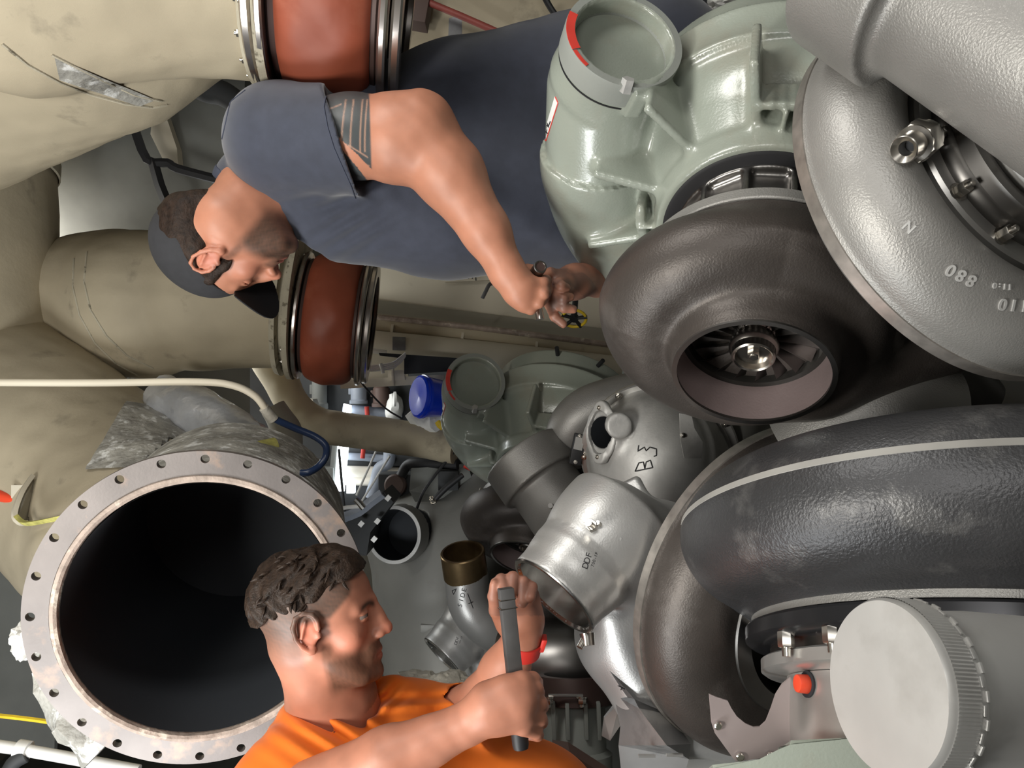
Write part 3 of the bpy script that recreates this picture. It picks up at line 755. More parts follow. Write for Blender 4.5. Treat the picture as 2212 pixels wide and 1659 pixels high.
bm = nbm(); lathe(bm, pend-pdir*.058, pdir, [(-.002, .09), (0, .1015), (.003, .1015), (.005, .09)], 80, cap=False); obj('rim_groove', bm, 'rubber', gc)
bm = nbm(); lathe(bm, pend-pdir*.036, pdir, [(0, .0001), (.0005, .0862)], 64, cap=False)
obj('blanking_disc', bm, 'green_paint', gc, 'pale dull disc down inside the inlet')
x, y, z = basis(pdir, D(1, 0, 0))
bm = nbm(); lathe(bm, pend, pdir, [(.0004, .0885), (.0016, .0885), (.0016, .1036), (.0004, .1036)], 40, D(1, 0, 0), False, math.radians(158), math.radians(205))
obj('red_mark', bm, 'red_paint', gc, 'red paint mark on the rim')
bm = nbm(); lathe(bm, pend, pdir, [(.0004, .0965), (.0012, .0965), (.0012, .103), (.0004, .103)], 30, D(1, 0, 0), False, math.radians(206), math.radians(226))
obj('red_mark', bm, 'red_paint', gc)
bm = nbm(); tube(bm, [pend-pdir*.035+(TZ*.8+TX*.25-TY*.1).normalized()*.104, pend-pdir*.06+(TZ*.8+TX*.25-TY*.1).normalized()*.115], .011, 5, 1); obj('pinch_lug', bm, 'cast_light', gc)
for a in (-98, -66, -36):
    bm = nbm(); c = pol(a, .272, -.655); er = (c-L(0, 0, -.655)).normalized(); cyl(bm, c-er*.01, c+er*.028, .0075); obj('stud', bm, 'rubber', gc)
# bearing housing with cast pockets
F = Field()
U(F, f_frus(L(0, 0, -.36), L(0, 0, -.17), .147, .147, .003))
for k in range(12):
    a = math.radians(-97+k*30); er = TX*math.cos(a)+TY*math.sin(a)
    U(F, f_box(L(0, 0, -.265)+er*.165, (.031, .035, .055), np.array([TZ.cross(er), er, TZ]), .008), .006, 's')
bh = sdf_obj('bearing_housing', F, .003, 'machined_dark', tc)
bm = nbm(); lathe(bm, L(0, 0, -.336), TZ, [(0, .12), (0, .168), (.004, .170), (.010, .170), (.012, .165), (.012, .12)], 96, cap=False); obj('sealing_ring', bm, 'rubber', tc)
bm = nbm(); lathe(bm, L(0, 0, -.196), TZ, [(0, .10), (0, .197), (.003, .199), (.022, .199), (.024, .197), (.024, .1)], 128, cap=False); obj('clamp_flange', bm, 'cast_grey', tc)
pp = L(0, 0, -.262)+(P(1453, 503, 1.3)-L(0, 0, -.262)).normalized()*.0
pc = pol(196, .150, -.235); er = (pc-L(0, 0, -.235)).normalized()
bm = nbm(); cyl(bm, pc-er*.004, pc+er*.020, .0115, .0105, 20, .002); pl = obj('port_plug', bm, 'red_plastic', tc, 'bright orange red plug')
bm = nbm(); cyl(bm, pc+TZ*-.016-er*.004, pc-TZ*.016+er*.012, .008, .006, 14, .001); obj('plug_end_cap', bm, 'rubber', pl, 'black end of the plug')  # small black cap standing beside the red plug
# dark volute with outlet
F = Field()
U(F, f_scroll(L(0, 0, -.118), TZ, TX, lambda th: np.interp(-th, np.radians([-180, -135, -90, 0, 90, 180]), [.166, .153, .142, .142, .155, .166]), lambda th: np.interp(-th, np.radians([-180, -135, -90, 0, 90, 180]), [.085, .070, .055, .062, .08, .085])))
U(F, f_plane(L(0, 0, -.152), -TZ), .012, 'i')
U(F, f_frus(L(0, 0, -.172), L(0, 0, -.10), .196, .20, .004), .015)
U(F, f_frus(L(0, 0, -.15), L(0, 0, -.02), .15, .115), .035)
U(F, f_frus(L(0, 0, -.10), L(0, 0, 0), .119, .119, .002), .02)
U(F, f_cone(L(.13, .10, -.12), L(.36, .05, -.26), .075, .085), .04)
U(F, f_frus(L(0, 0, .03), L(0, 0, -.085), .1125, .1125), .002, 's')
vo = sdf_obj('volute', F, .0034, 'cast_dark', tc)
bm = nbm(); lathe(bm, L(0, 0, -.082), TZ, [(0, .1118), (.078, .1118)], 96, cap=False); obj('outlet_wall', bm, 'pink_wall', vo, 'smooth pinkish inside of the outlet')
bm = nbm(); ringpipe(bm, L(0, 0, -.0026), TZ, .0036, .1192, .1116, 96); obj('outlet_edge', bm, 'machined_dark', vo)
bm = nbm(); lathe(bm, L(0, 0, -.0855), TZ, [(.014, .112), (.012, .104), (0, .100), (-.03, .098), (-.03, .0001)], 64, cap=False); obj('throat', bm, 'turbine_black', vo)
bm = nbm(); c = pol(197, .206, -.165); er = (c-L(0, 0, -.165)).normalized(); et = TZ.cross(er)
box(bm, c, et, er, TZ, .052, .014, .026, .002); obj('stop_block', bm, 'edge_steel', vo)
whl = None
bm = nbm(); lathe(bm, L(0, 0, -.115), TZ, [(.0, .036), (.034, .034), (.038, .031), (.046, .031), (.050, .0365), (.056, .038), (.062, .037), (.066, .0335), (.078, .0325), (.080, .030), (.078, .0275), (.068, .026), (.068, .0001)], 48, cap=False)
whl = obj('turbine_wheel', bm, 'polished', tc, 'polished hub of the dark bladed wheel')
bm = nbm(); hexa(bm, L(0, 0, -.048), TZ, .0095, .010); lathe(bm, L(0, 0, -.040), TZ, [(0, .006), (.004, .005)], 14); obj('shaft_nut', bm, 'nickel', whl)
for k in range(18):
    bm = nbm(); a = math.radians(k*20); g = []
    for i in range(6):
        r = .033+.065*i/5; row = []
        for j in range(4):
            tw = .55*(j/3-.5)*(.5+.5*i/5); aa = a+tw
            row.append(bm.verts.new(L(r*math.cos(aa), r*math.sin(aa), -.108+.036*j/3)))
        g.append(row)
    for i in range(5):
        for j in range(3): bm.faces.new((g[i][j], g[i+1][j], g[i+1][j+1], g[i][j+1]))
    bmesh.ops.solidify(bm, geom=bm.faces[:], thickness=.0022)
    obj('blade', bm, 'machined_dark', whl)
# sticker on the green casing
tg = surf(gc)
bm = decal(tg, [(1199, 208), (1207, 222), (1180, 305), (1173, 296)], 3, 10, .0008); stk = obj('warning_sticker', bm, 'white_label', gc, 'white sticker with a red border')
bm = nbm(); strokes(tg, [[(1200, 209), (1206, 222)], [(1206, 222), (1180, 304)], [(1180, 304), (1174, 297)]], .0011, bm); obj('sticker_border', bm, 'red_paint', gc)
bm = nbm(); strokes(tg, [[(1190, 262), (1186, 272), (1183, 266)], [(1187, 275), (1182, 270)], [(1183, 280), (1180, 285), (1184, 288)], [(1181, 290), (1178, 288)]], .0014, bm); obj('sticker_print', bm, 'black_ink', gc)
tc2 = dup(tc, TV, 'far turbocharger with pale green casing standing behind the grey pipe, beside the blue wrapped cap', 'turbochargers with pale green casings')
# ================================================================== intake casting: collar and pipe (near one cut by the top right corner)
def intake_pipe(pa, pb, label, L_=.36):
    ax = (pb-pa).normalized(); t = thing('intake_pipe', label, 'pipe', pa, 'grey cast intake pipes with collars')
    F = Field()
    U(F, f_frus(pa-ax*.03, pa+ax*.075, .128, .128, .006))
    U(F, f_frus(pa+ax*.05, pa+ax*L_, .105, .112, .003), .014)
    U(F, f_frus(pa-ax*.06, pa+ax*.03, .11, .11), .004, 's')
    b = sdf_obj('pipe_body', F, .004, 'cast_grey', t)
    e = D(-.5, .5, -.7); e = (e-ax*e.dot(ax)).normalized(); c = pa+ax*.17+e*.104
    bm = nbm(); cyl(bm, c, c+e*.022, .007); obj('drain_boss', bm, 'cast_light', t)
intake_pipe(P(1140, 1000, 2.29), P(1250, 1150, 2.20), 'far grey cast intake pipe with a thick collar in front of the far green casing')
intake_pipe(P(1925, -110, .86), P(2145, 20, .80), 'near grey cast intake pipe with a thick collar filling the top right corner', .5)
# ================================================================== right hand volute with cast letters
V = thing('compressor_volute', 'large grey cast volute with raised cast letters at the right edge of the frame', 'volute', P(2200, 350, 1.0))
VC = P(2125, 385, 1.02); VZ = D(.30, .30, -.90).normalized(); VX, VY, VZ = basis(VZ, D(1, 0, 0))
F = Field()
vr = lambda th: np.interp(th, np.radians([-180, -90, 0, 90, 180]), [.213, .213, .213, .213, .213])
U(F, f_scroll(VC, VZ, VX, vr, lambda th: np.interp(th, np.radians([-180, -90, 0, 90, 180]), [.058, .058, .058, .058, .058]), zf=1.25))
U(F, f_frus(VC-VZ*.05, VC+VZ*.032, .19, .170, .004), .02)
U(F, f_frus(VC-VZ*.035, VC-VZ*.012, .272, .272, .004), .006)
U(F, f_frus(VC-VZ*.2, VC+VZ*.2, .145, .145), .004, 's')
vb = sdf_obj('volute_body', F, .0036, 'cast_grey', V)
bm = nbm(); lathe(bm, VC-VZ*.022, VZ, [(-.012, .268), (-.011, .2742), (.007, .2742), (.008, .268)], 160, cap=False); obj('machined_rim', bm, 'edge_steel', V, 'ground edge of the volute')
bm = nbm(); lathe(bm, VC, VZ, [(.03, .14), (.035, .166), (.058, .169), (.062, .165), (.062, .146), (.03, .14)], 128, cap=False); obj('flange_ring', bm, 'machined', V)
bm = nbm(); lathe(bm, VC, VZ, [(.03, .15), (.064, .147), (.076, .144), (.08, .140), (.098, .139), (.10, .130), (.03, .12)], 128, cap=False); obj('stepped_seat', bm, 'machined_dark', V)
bm = nbm(); lathe(bm, VC, VZ, [(.08, .110), (.085, .117), (.17, .117), (.172, .112), (.172, .09)], 96, cap=False); obj('shaft_sleeve', bm, 'machined', V)
bm = nbm(); lathe(bm, VC, VZ, [(.07, .135), (.094, .133), (.096, .118)], 96, cap=False); obj('sleeve_seat', bm, 'machined_dark', V)
def vpol(a, r, z): a = math.radians(a); return VC+VX*r*math.cos(a)+VY*r*math.sin(a)+VZ*z
for a in (130, 158, 186, 213, 240, 268):
    c = vpol(a, .155, .062)
    bm = nbm(); bolt(bm, c, VZ, .0085, .022); obj('flange_bolt', bm, 'nickel', V)
for a in (168, 214):
    bm = nbm(); c = vpol(a, .1165, .12); e = (c-(VC+VZ*.12)).normalized(); cyl(bm, c-e*.003, c+e*.004, .005, .004); obj('set_screw', bm, 'nickel', V)
# oil fitting
fc = P(1962, 318, .865); fz = D(-.72, -.42, -.55).normalized()
bm = nbm(); lathe(bm, fc, fz, [(-.045, .021), (-.014, .021), (-.012, .016), (.006, .0155), (.0115, .0155), (.0125, .0145), (.006, .0085), (-.01, .007), (-.01, .0001)], 40, cap=False)
ft = obj('oil_fitting', bm, 'nickel', V, 'bright nickel hose fitting with a hollow nose')
bm = nbm(); hexa(bm, fc-fz*.040, fz, .0245, .024); obj('hex_nut', bm, 'nickel', ft)
bm = nbm(); lathe(bm, fc-fz*.0095, fz, [(0, .0001), (.0002, .0068)], 24, cap=False); obj('bore_hole', bm, 'soot', ft)
tv = surf(vb)
def cast_text(tree, s, px, py, hpx, dirdeg, mat, parent, name='cast_letter', th=.0022, wid=.7):
    """raised letters standing on a casting, one mesh per letter, reading along dirdeg in the frame"""
    a = math.radians(dirdeg)
    for ch in s:
        if ch != ' ':
            h, n = lay(tree, px, py, 0)
            if h is not None:
                h2, _ = lay(tree, px+6*math.cos(a), py+6*math.sin(a), 0)
                x = ((h2 or h+D(math.cos(a), -math.sin(a), 0)*.01)-h); x = (x-n*x.dot(n)).normalized(); y = n.cross(x)
                cu = bpy.data.curves.new('letter', 'FONT'); cu.body = ch; cu.extrude = th/2; cu.align_x = 'CENTER'; cu.align_y = 'CENTER'
                dep = (h-CAM).dot(AF); cu.size = S(hpx, dep)*1.35; cu.offset = .0004 if th > .001 else 0
                to = bpy.data.objects.new('letter', cu); COL.objects.link(to); bpy.context.view_layer.update()
                me = bpy.data.meshes.new_from_object(to); bpy.data.objects.remove(to); bpy.data.curves.remove(cu)
                bm = bmesh.new(); bm.from_mesh(me); bpy.data.meshes.remove(me)
                for v in bm.verts: v.co = h+x*v.co.x+y*v.co.y+n*(v.co.z+th*.3)
                obj(name, bm, mat, parent)
        px += hpx*wid*math.cos(a); py += hpx*wid*math.sin(a)
cast_text(tv, 'N', 1962, 492, 22, 40, 'cast_light', vb)
cast_text(tv, '880', 2098, 606, 26, 207, 'cast_light', vb, wid=.95)
cast_text(tv, '11:0', 2180, 620, 12, 186, 'cast_light', vb, wid=.9)
cast_text(tv, '110', 2212, 660, 26, 184, 'cast_light', vb, wid=.9)
# ================================================================== second stage compressor with silver outlet (near) and its far twin
c2 = thing('compressor', 'near silver cast compressor with an open polished outlet beside the bar in the man\'s hands', 'compressor', P(1400, 1300, 1.5), 'silver cast compressors')
OC = P(1194, 1288, 1.36); OZ = D(-.66, -.62, -.42).normalized()
RC = P(1705, 1285, 1.44); RZ = D(.42, -.20, -.88).normalized()
F = Field()
U(F, f_frus(OC, OC-OZ*.070, .090, .090, .002))
U(F, f_frus(OC-OZ*.05, OC-OZ*.20, .082, .105), .03)
U(F, f_cone(OC-OZ*.16, P(1420, 1230, 1.55), .10, .12), .05)
U(F, f_frus(OC+OZ*.01, OC-OZ*.075, .0805, .0805), 0, 's')
# scroll running under the dark ring
for (a, b, r1, r2) in ((P(1420, 1200, 1.58), P(1365, 1370, 1.56), .11, .105), (P(1365, 1370, 1.56), P(1450, 1500, 1.53), .105, .10), (P(1450, 1500, 1.53), P(1570, 1540, 1.52), .10, .09)):
    U(F, f_cone(a, b, r1, r2), .05)
U(F, f_cone(P(1330, 1330, 1.48), P(1440, 1560, 1.5), .035, .05), .04)
U(F, f_box(P(1345, 1120, 1.60), (.07, .045, .07), np.array(basis(D(-.3, .5, -.8), D(.9, .4, 0))), .01), .02)
U(F, f_cone(P(1438, 1432, 1.40), P(1415, 1470, 1.40), .008, .010), .01)
cb = sdf_obj('compressor_body', F, .0042, 'cast_alu', c2)
bm = nbm(); lathe(bm, OC, OZ, [(-.07, .0795), (-.004, .0795), (.0012, .083), (.0012, .0885), (-.001, .0905)], 96, cap=False); obj('outlet_bore', bm, 'bright_bore', c2, 'polished outlet bore')
bm = nbm(); lathe(bm, OC-OZ*.066, OZ, [(0, .0001), (.0003, .0795)], 64, cap=False); obj('bore_end', bm, 'machined', c2)
bm = nbm(); box(bm, P(1300, 1160, 1.34), D(.75, -.5, -.2), D(.5, .75, 0), D(.2, .1, -.95), .05, .034, .04, .003); obj('sensor_block', bm, 'cast_alu', c2)
bm = nbm(); q = P(1281, 1138, 1.31); e = D(-.45, .45, -.75).normalized(); hexa(bm, q, e, .011, .010); cyl(bm, q, q+e*.022, .0065); cyl(bm, q+D(1, .3, 0)*.012, q+D(1, .3, 0)*.012+e*.012, .004); obj('sensor_fitting', bm, 'nickel', c2)
bm = nbm(); q = P(1268, 1368, 1.40); cyl(bm, q, q+D(.1, -1, -.4)*.02, .014, .012); e = D(-.5, -.7, -.5).normalized(); cyl(bm, q+e*.004, q+e*.03, .006); obj('clamp_stud', bm, 'nickel', c2)
td = surf(cb)
cast_text(td, 'DDF', 1265, 1222, 14, -72, 'black_ink', c2, 'stencil_letter', .0006, .85)
cast_text(td, '700-1F', 1280, 1222, 7, -72, 'black_ink', c2, 'stencil_letter', .0004, .8)
# dark ring volute that carries it
F = Field()
U(F, f_scroll(RC, RZ, RZ.cross(D(0, 1, 0)), lambda th: .235+0*th, lambda th: .085+0*th))
U(F, f_frus(RC-RZ*.04, RC-RZ*.015, .322, .322, .003), .006)
U(F, f_frus(RC-RZ*.1, RC+RZ*.07, .22, .20, .003), .02)
U(F, f_frus(RC-RZ*.3, RC+RZ*.3, .18, .18), .003, 's')
sdf_obj('ring_volute', F, .004, 'cast_dark', c2)
bm = nbm(); lathe(bm, RC-RZ*.028, RZ, [(-.011, .32), (-.010, .3245), (.010, .3245), (.011, .32)], 160, cap=False); obj('machined_rim', bm, 'edge_steel', c2)
bm = nbm(); lathe(bm, RC, RZ, [(.02, .176), (.06, .178), (.078, .198), (.082, .195), (.082, .165), (.02, .16)], 96, cap=False); obj('flange_ring', bm, 'machined_dark', c2)
bm = nbm(); lathe(bm, RC, RZ, [(.0, .0001), (.0, .18)], 64, cap=False); obj('back_plate', bm, 'turbine_black', c2)
dup(c2, TV, 'far silver cast compressor with an open outlet, left of the man\'s wrist', 'silver cast compressors')
# ================================================================== nearest turbocharger, lower right
t4 = thing('turbocharger', 'nearest turbocharger, big black cast volute above a bolted steel clamp, bottom right', 'turbocharger', P(2000, 1350, 1.1))
EC = P(2075, 1200, 1.22); EZ = D(-.10, -.90, -.42).normalized(); EX, EY, EZ = basis(EZ, D(1, 0, 0))
def E(x, y, z): return EC+EX*x+EY*y+EZ*z
F = Field()
U(F, f_scroll(EC, EZ, EX, lambda th: np.interp(th, np.radians([-180, -90, 0, 90, 180]), [.335, .335, .335, .335, .335]), lambda th: .104+0*th, zf=1.02))
U(F, f_frus(E(0, 0, -.02), E(0, 0, .115), .34, .318, .006), .04)
sdf_obj('volute', F, .005, 'cast_black', t4)
def eye4(prof, n=160): 
    bm = nbm(); lathe(bm, EC, EZ, prof, n, cap=False); return bm
obj('parting_line', eye4([(-.030, .4345), (-.029, .4365), (-.020, .4378), (-.018, .436)]), 'ground_line', t4, 'ground pale parting line')
obj('neck_ring', eye4([(.06, .30), (.07, .326), (.128, .322), (.128, .30)]), 'cast_grey', t4, 'rough grey cast ring')
obj('black_flange', eye4([(.131, .28), (.131, .330), (.135, .333), (.154, .333), (.159, .326), (.163, .312), (.163, .25)]), 'black_steel', t4, 'glossy black steel flange')
obj('clamp_seat', eye4([(.16, .25), (.16, .295), (.182, .295), (.184, .25)]), 'machined_dark', t4)
obj('lower_flange', eye4([(.178, .2), (.178, .306), (.181, .310), (.198, .310), (.202, .304), (.205, .25), (.205, .18)]), 'machined', t4)
hc = E(-.075, 0, .203)
bm = nbm(); lathe(bm, hc, EZ, [(0, .19), (.002, .2), (.24, .2), (.245, .18)], 96, cap=False); bhs = obj('bearing_housing', bm, 'machined', t4, 'plain silver bearing housing')
for a, w in ((166, 1), (150, 1), (128, 1), (97, 1), (75, 1)):
    c = E(.293*math.cos(math.radians(a)), .293*math.sin(math.radians(a)), .170)
    e = (c-E(0, 0, .170)).normalized()
    bm = nbm(); hexa(bm, c+e*.026-EZ*.012, EZ, .0115, .022); lathe(bm, c+e*.026+EZ*.010, EZ, [(0, .0065), (.012, .006)], 14); obj('clamp_nut', bm, 'nickel', t4)
    bm = nbm(); box(bm, c+e*.02-EZ*.018, EZ.cross(e), e, EZ, .05, .03, .005, .001); obj('clamp_tab', bm, 'machined', t4)
bm = nbm()
def erim(a, r, z): return E(r*math.cos(math.radians(a)), r*math.sin(math.radians(a)), z)
tube(bm, [erim(130, .325, .186), erim(129.5, .327, .168), erim(127, .327, .164), erim(112, .327, .164), erim(97, .327, .164), erim(95, .327, .168), erim(94.6, .325, .18)], .004, 6, 6, sq=1.0)
obj('lock_tab', bm, 'nickel', t4)
# orange red plug in its slot
pt = surf(bhs)
h, n = lay(pt, 1745, 1478, 0)
if h is None: h, n = P(1745, 1478, 1.0), D(-.2, 0, -1).normalized()
bm = nbm(); cyl(bm, h-n*.006, h+n*.002, .0185, .0185, 30); obj('plug_socket', bm, 'soot', t4)
bm = nbm(); pn = (n+D(-.5, 0, 0)).normalized(); cyl(bm, h-n*.003, h+pn*.017, .0135, .0125, 28, .002); obj('port_plug', bm, 'red_plastic', t4, 'bright orange red plug')
bm = nbm(); prism(bm, [P(1530, 1652, 1.05), P(1640, 1640, 1.03), P(1690, 1628, 1.02), P(1700, 1598, 1.02), P(1830, 1592, .98), P(1990, 1600, .95), P(1990, 1720, .95), P(1530, 1720, 1.05)], D(0.02, -.13, .2))
bmesh.ops.bevel(bm, geom=bm.edges[:], offset=.006, segments=2, affect='EDGES')
obj('green_casing', bm, 'green_paint', t4, 'pale green painted casing at the bottom')
# silver capped pipe in front
cp = thing('capped_pipe', 'big dull aluminium pipe with a flat end cap and knurled band, bottom right corner', 'pipe', P(1950, 1480, .72))
KC = P(1908, 1482, .66); KZ = D(-.95, .14, -.22).normalized()
bm = nbm(); lathe(bm, KC, KZ, [(-.036, .0735), (-.034, .0740), (-.004, .0740), (0, .0715), (.0008, .0001)], 128, cap=False); obj('end_cap', bm, 'cap_alu', cp, 'flat pale end cap')
bm = nbm(); N_ = 150
for i in range(N_):
    a = 2*math.pi*i/N_
x, y, z = basis(KZ)
r_ = []
for (h_, base) in ((-.0065, .0745), (-.028, .0745)):
    r_.append([bm.verts.new(KC+KZ*h_+(x*math.cos(2*math.pi*i/(2*N_))+y*math.sin(2*math.pi*i/(2*N_)))*(base+(.0009 if i % 2 else 0))) for i in range(2*N_)])
for i in range(2*N_): bm.faces.new((r_[0][i], r_[0][(i+1) % (2*N_)], r_[1][(i+1) % (2*N_)], r_[1][i]))
obj('knurled_band', bm, 'cap_alu', cp, 'finely knurled band')
for k in range(44):
    a = 2*math.pi*k/44; er = x*math.cos(a)+y*math.sin(a); et = KZ.cross(er)
    bm = nbm(); box(bm, KC-KZ*(.034 if k % 2 else .0305)+er*.0745, et, er, KZ, .0085, .003, .0028, .0006); obj('crimp_tooth', bm, 'cap_alu', cp)
bm = nbm(); lathe(bm, KC, KZ, [(-.70, .072), (-.09, .069), (-.06, .067), (-.045, .068), (-.036, .0725)], 96, cap=False); obj('pipe_body', bm, 'cap_alu', cp)
# ================================================================== brackets and shields
sb = thing('shield_bracket', 'mauve grey steel bracket with a U cutout beside the orange red plug, bottom right', 'bracket', P(1600, 1600, 1.18))
pix = [(1532, 1499), (1545, 1505), (1572, 1514), (1580, 1530), (1592, 1548), (1610, 1563), (1628, 1571), (1642, 1570), (1655, 1558), (1666, 1530), (1676, 1500), (1690, 1478), (1714, 1458), (1722, 1590), (1710, 1620), (1690, 1632), (1590, 1645), (1585, 1640), (1545, 1585), (1537, 1560)]
bm = nbm(); plate(bm, pix, 1.16, .003); obj('plate', bm, 'mauve_plate', sb)
for (x_, y_) in ((1551, 1567), (1598, 1634), (1664, 1632)):
    bm = nbm(); q = P(x_, y_, 1.158); lathe(bm, q, D(0, 0, -1), [(0, .0062), (.003, .0062), (.0045, .0045), (.005, .0001)], 20, cap=False); obj('rivet', bm, 'nickel', sb)
ss = thing('heat_shield', 'folded silver sheet heat shield with pen marks at the bottom edge, below the silver compressor', 'heat shield', P(1400, 1600, 1.5))
bm = nbm()
v = [bm.verts.new(P(*q)) for q in ((1284, 1398, 1.50), (1318, 1450, 1.46), (1370, 1510, 1.43), (1450, 1545, 1.42), (1492, 1607, 1.42), (1488, 1640, 1.43), (1470, 1700, 1.44), (1345, 1700, 1.46), (1336, 1610, 1.47), (1340, 1570, 1.47), (1326, 1500, 1.50), (1300, 1440, 1.53), (1440, 1610, 1.36), (1380, 1530, 1.38))]
for f in ((0, 1, 11), (1, 10, 11), (1, 2, 13, 10), (2, 3, 4, 12, 13), (13, 12, 8, 9, 10), (12, 4, 5), (12, 5, 6, 7, 8)): bm.faces.new([v[i] for i in f])
bmesh.ops.solidify(bm, geom=bm.faces[:], thickness=.002); obj('sheet', bm, 'sheet_silver', ss, ang=12)
tsh = surf(ss)
for ln in ([(1322, 1462), (1338, 1492)], [(1330, 1478), (1350, 1488)], [(1335, 1500), (1345, 1485)]):
    bm = strokes(tsh, [ln], .0011)
    if len(bm.verts): obj('pen_mark', bm, 'black_ink', ss)
for (x_, y_) in ((1380, 1632), (1440, 1630)):
    bm = nbm(); vbox(bm, x_, y_, x_+36, y_+5, 1.372, .006); obj('slot_tab', bm, 'machined', ss)
# near turbo mounting wall below the ring
bm = nbm(); prism(bm, [P(1430, 1545, 1.62), P(1500, 1610, 1.6), P(1640, 1600, 1.5), P(1700, 1560, 1.5), P(1720, 1800, 1.5), P(1420, 1800, 1.62)], D(0, 0, .25))
tag(obj('mounting_plate', bm, 'engine_grey'), 'grey painted mounting plate behind the mauve bracket at the bottom edge', 'plate')
# ================================================================== engine block behind everything on the right
bm = nbm(); box(bm, W(1.50, -.35, 2.35), D(1, 0, .24), D(0, 1, 0), D(-.24, 0, 1), 1.3, 1.7, 2.9, .03)
eb = obj('engine_block', bm, 'engine_grey'); tag(eb, 'large grey painted diesel engine block carrying the turbochargers', 'engine')
# far grey manifold casting with an open round port, behind the two men
mc = thing('manifold_casting', 'grey cast manifold housing with an open black round port, behind the bearded man\'s head', 'manifold', P(900, 1250, 3.0))
F = Field()
U(F, f_cone(P(865, 1165, 3.28), P(960, 1190, 3.45), .145, .26))
U(F, f_cone(P(960, 1190, 3.35), P(1130, 1080, 3.4), .30, .26), .08)
U(F, f_cone(P(960, 1290, 3.3), P(990, 1470, 3.2), .30, .30), .08)
U(F, f_cone(P(1130, 1080, 3.5), P(1400, 1100, 3.3), .26, .26), .06)
U(F, f_box(P(1040, 1050, 3.3), (.06, .22, .10), np.array(basis(D(0, 0, 1), D(.8, .45, 0))), .02), .03)
pz = D(-.25, .12, -.96).normalized(); PC = P(852, 1155, 2.98)
U(F, f_frus(PC-pz*.08, PC+pz*.004, .118, .111, .002), .02)
U(F, f_frus(PC+pz*.02, PC-pz*.18, .099, .099), .002, 's')
sdf_obj('housing', F, .008, 'engine_grey', mc)
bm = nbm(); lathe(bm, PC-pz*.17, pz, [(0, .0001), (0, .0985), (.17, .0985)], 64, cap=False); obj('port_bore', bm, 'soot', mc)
bm = nbm(); ringpipe(bm, PC, pz, .006, .112, .0985, 64); obj('port_rim', bm, 'cast_light', mc)
bm = nbm(); bolt(bm, P(938, 1082, 3.05), D(-.4, .5, -.6), .012, .03); cyl(bm, P(938, 1082, 3.05), P(955, 1062, 3.1), .009); obj('stud', bm, 'nickel', mc)
bm = nbm(); vbox(bm, 908, 1350, 950, 1368, 2.98, .03, .003); obj('joint_lug', bm, 'engine_grey', mc)
# elbow with bronze collar and pen writing
el = thing('bronze_topped_elbow', 'grey cast elbow with a bronze collar and SIDE written on it in pen', 'elbow', P(1010, 1250, 2.45))
bm = nbm(); tube(bm, [P(1008, 1240, 2.5), P(1012, 1290, 2.5), P(1030, 1325, 2.5), P(1065, 1355, 2.52), P(1110, 1375, 2.6)], [.071, .072, .074, .076, .08], 40, 8); eo = obj('elbow_body', bm, 'cast_alu', el)
bm = nbm(); e = (P(998, 1185, 2.47)-P(1006, 1242, 2.5)).normalized(); lathe(bm, P(1006, 1242, 2.5), e, [(0, .0725), (.085, .0725), (.088, .070), (.088, .064), (.02, .064)], 48, cap=False); obj('bronze_collar', bm, 'bronze', el, 'tarnished bronze collar')
te = surf(eo)
h, n = lay(te, 1013, 1246, 0)
if h: bm = nbm(); lathe(bm, h, n, [(0, .013), (.008, .013), (.010, .011), (.010, .006), (.002, .005)], 24, cap=False); obj('boss', bm, 'cast_light', el)
cast_text(te, 'SIDE', 994, 1308, 11, -75, 'black_ink', el, 'pen_letter', .0004, 1.05)
for ln in ([(977, 1276), (986, 1272), (980, 1284), (977, 1276)], [(1010, 1282), (1022, 1314)], [(1012, 1304), (1022, 1300)]):
    bm = strokes(te, [ln], .0013)
    if len(bm.verts): obj('pen_mark', bm, 'black_ink', el)
# B3 casting
b3 = thing('intercooler_casting', 'silvery cast cover with a small oval port and B3 written on it in pen', 'casting', P(1390, 980, 2.0))
F = Field()
U(F, f_ell(P(1410, 985, 2.05), (.17, .19, .20), np.array(basis(D(0, 0, 1), D(1, 0, 0)))))
U(F, f_frus(P(1400, 985, 2.0), P(1455, 985, 2.2), .17, .23), .03)
oc = P(1300, 934, 1.93); oz = D(-.75, .05, -.65).normalized()
U(F, f_frus(oc-oz*.10, oc, .062, .055, .004), .03)
U(F, f_frus(P(1338, 920, 1.87)-D(0, 0, -.04), P(1338, 920, 1.87), .034, .032, .004), .008)
U(F, f_frus(oc+oz*.02, oc-oz*.09, .040, .040), .002, 's')
bb = sdf_obj('cover', F, .005, 'cast_light', b3)
F = Field(); ox, oy, _ = basis(oz, D(0, 1, 0))
U(F, f_ell(oc+oz*.002, (.074, .052, .012), np.array([ox, oy, oz])))
for s_ in (-1, 1): U(F, f_frus(oc+ox*.060*s_-oz*.008, oc+ox*.060*s_+oz*.010, .020, .019, .003), .012)
U(F, f_frus(oc-oz*.05, oc+oz*.05, .041, .041), .001, 's')
U(F, f_ell(oc, (.055, .035, .10), np.array([ox, oy, oz])), .002, 's')
pf = sdf_obj('port_flange', F, .0028, 'cast_light', b3)
for s_ in (-1, 1):
    bm = nbm(); bolt(bm, oc+ox*.062*s_+oz*.010, oz, .006, .008); obj('flange_bolt', bm, 'nickel', b3)
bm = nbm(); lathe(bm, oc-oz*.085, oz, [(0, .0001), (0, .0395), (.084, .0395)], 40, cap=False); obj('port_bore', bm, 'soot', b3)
tb = surf(bb)
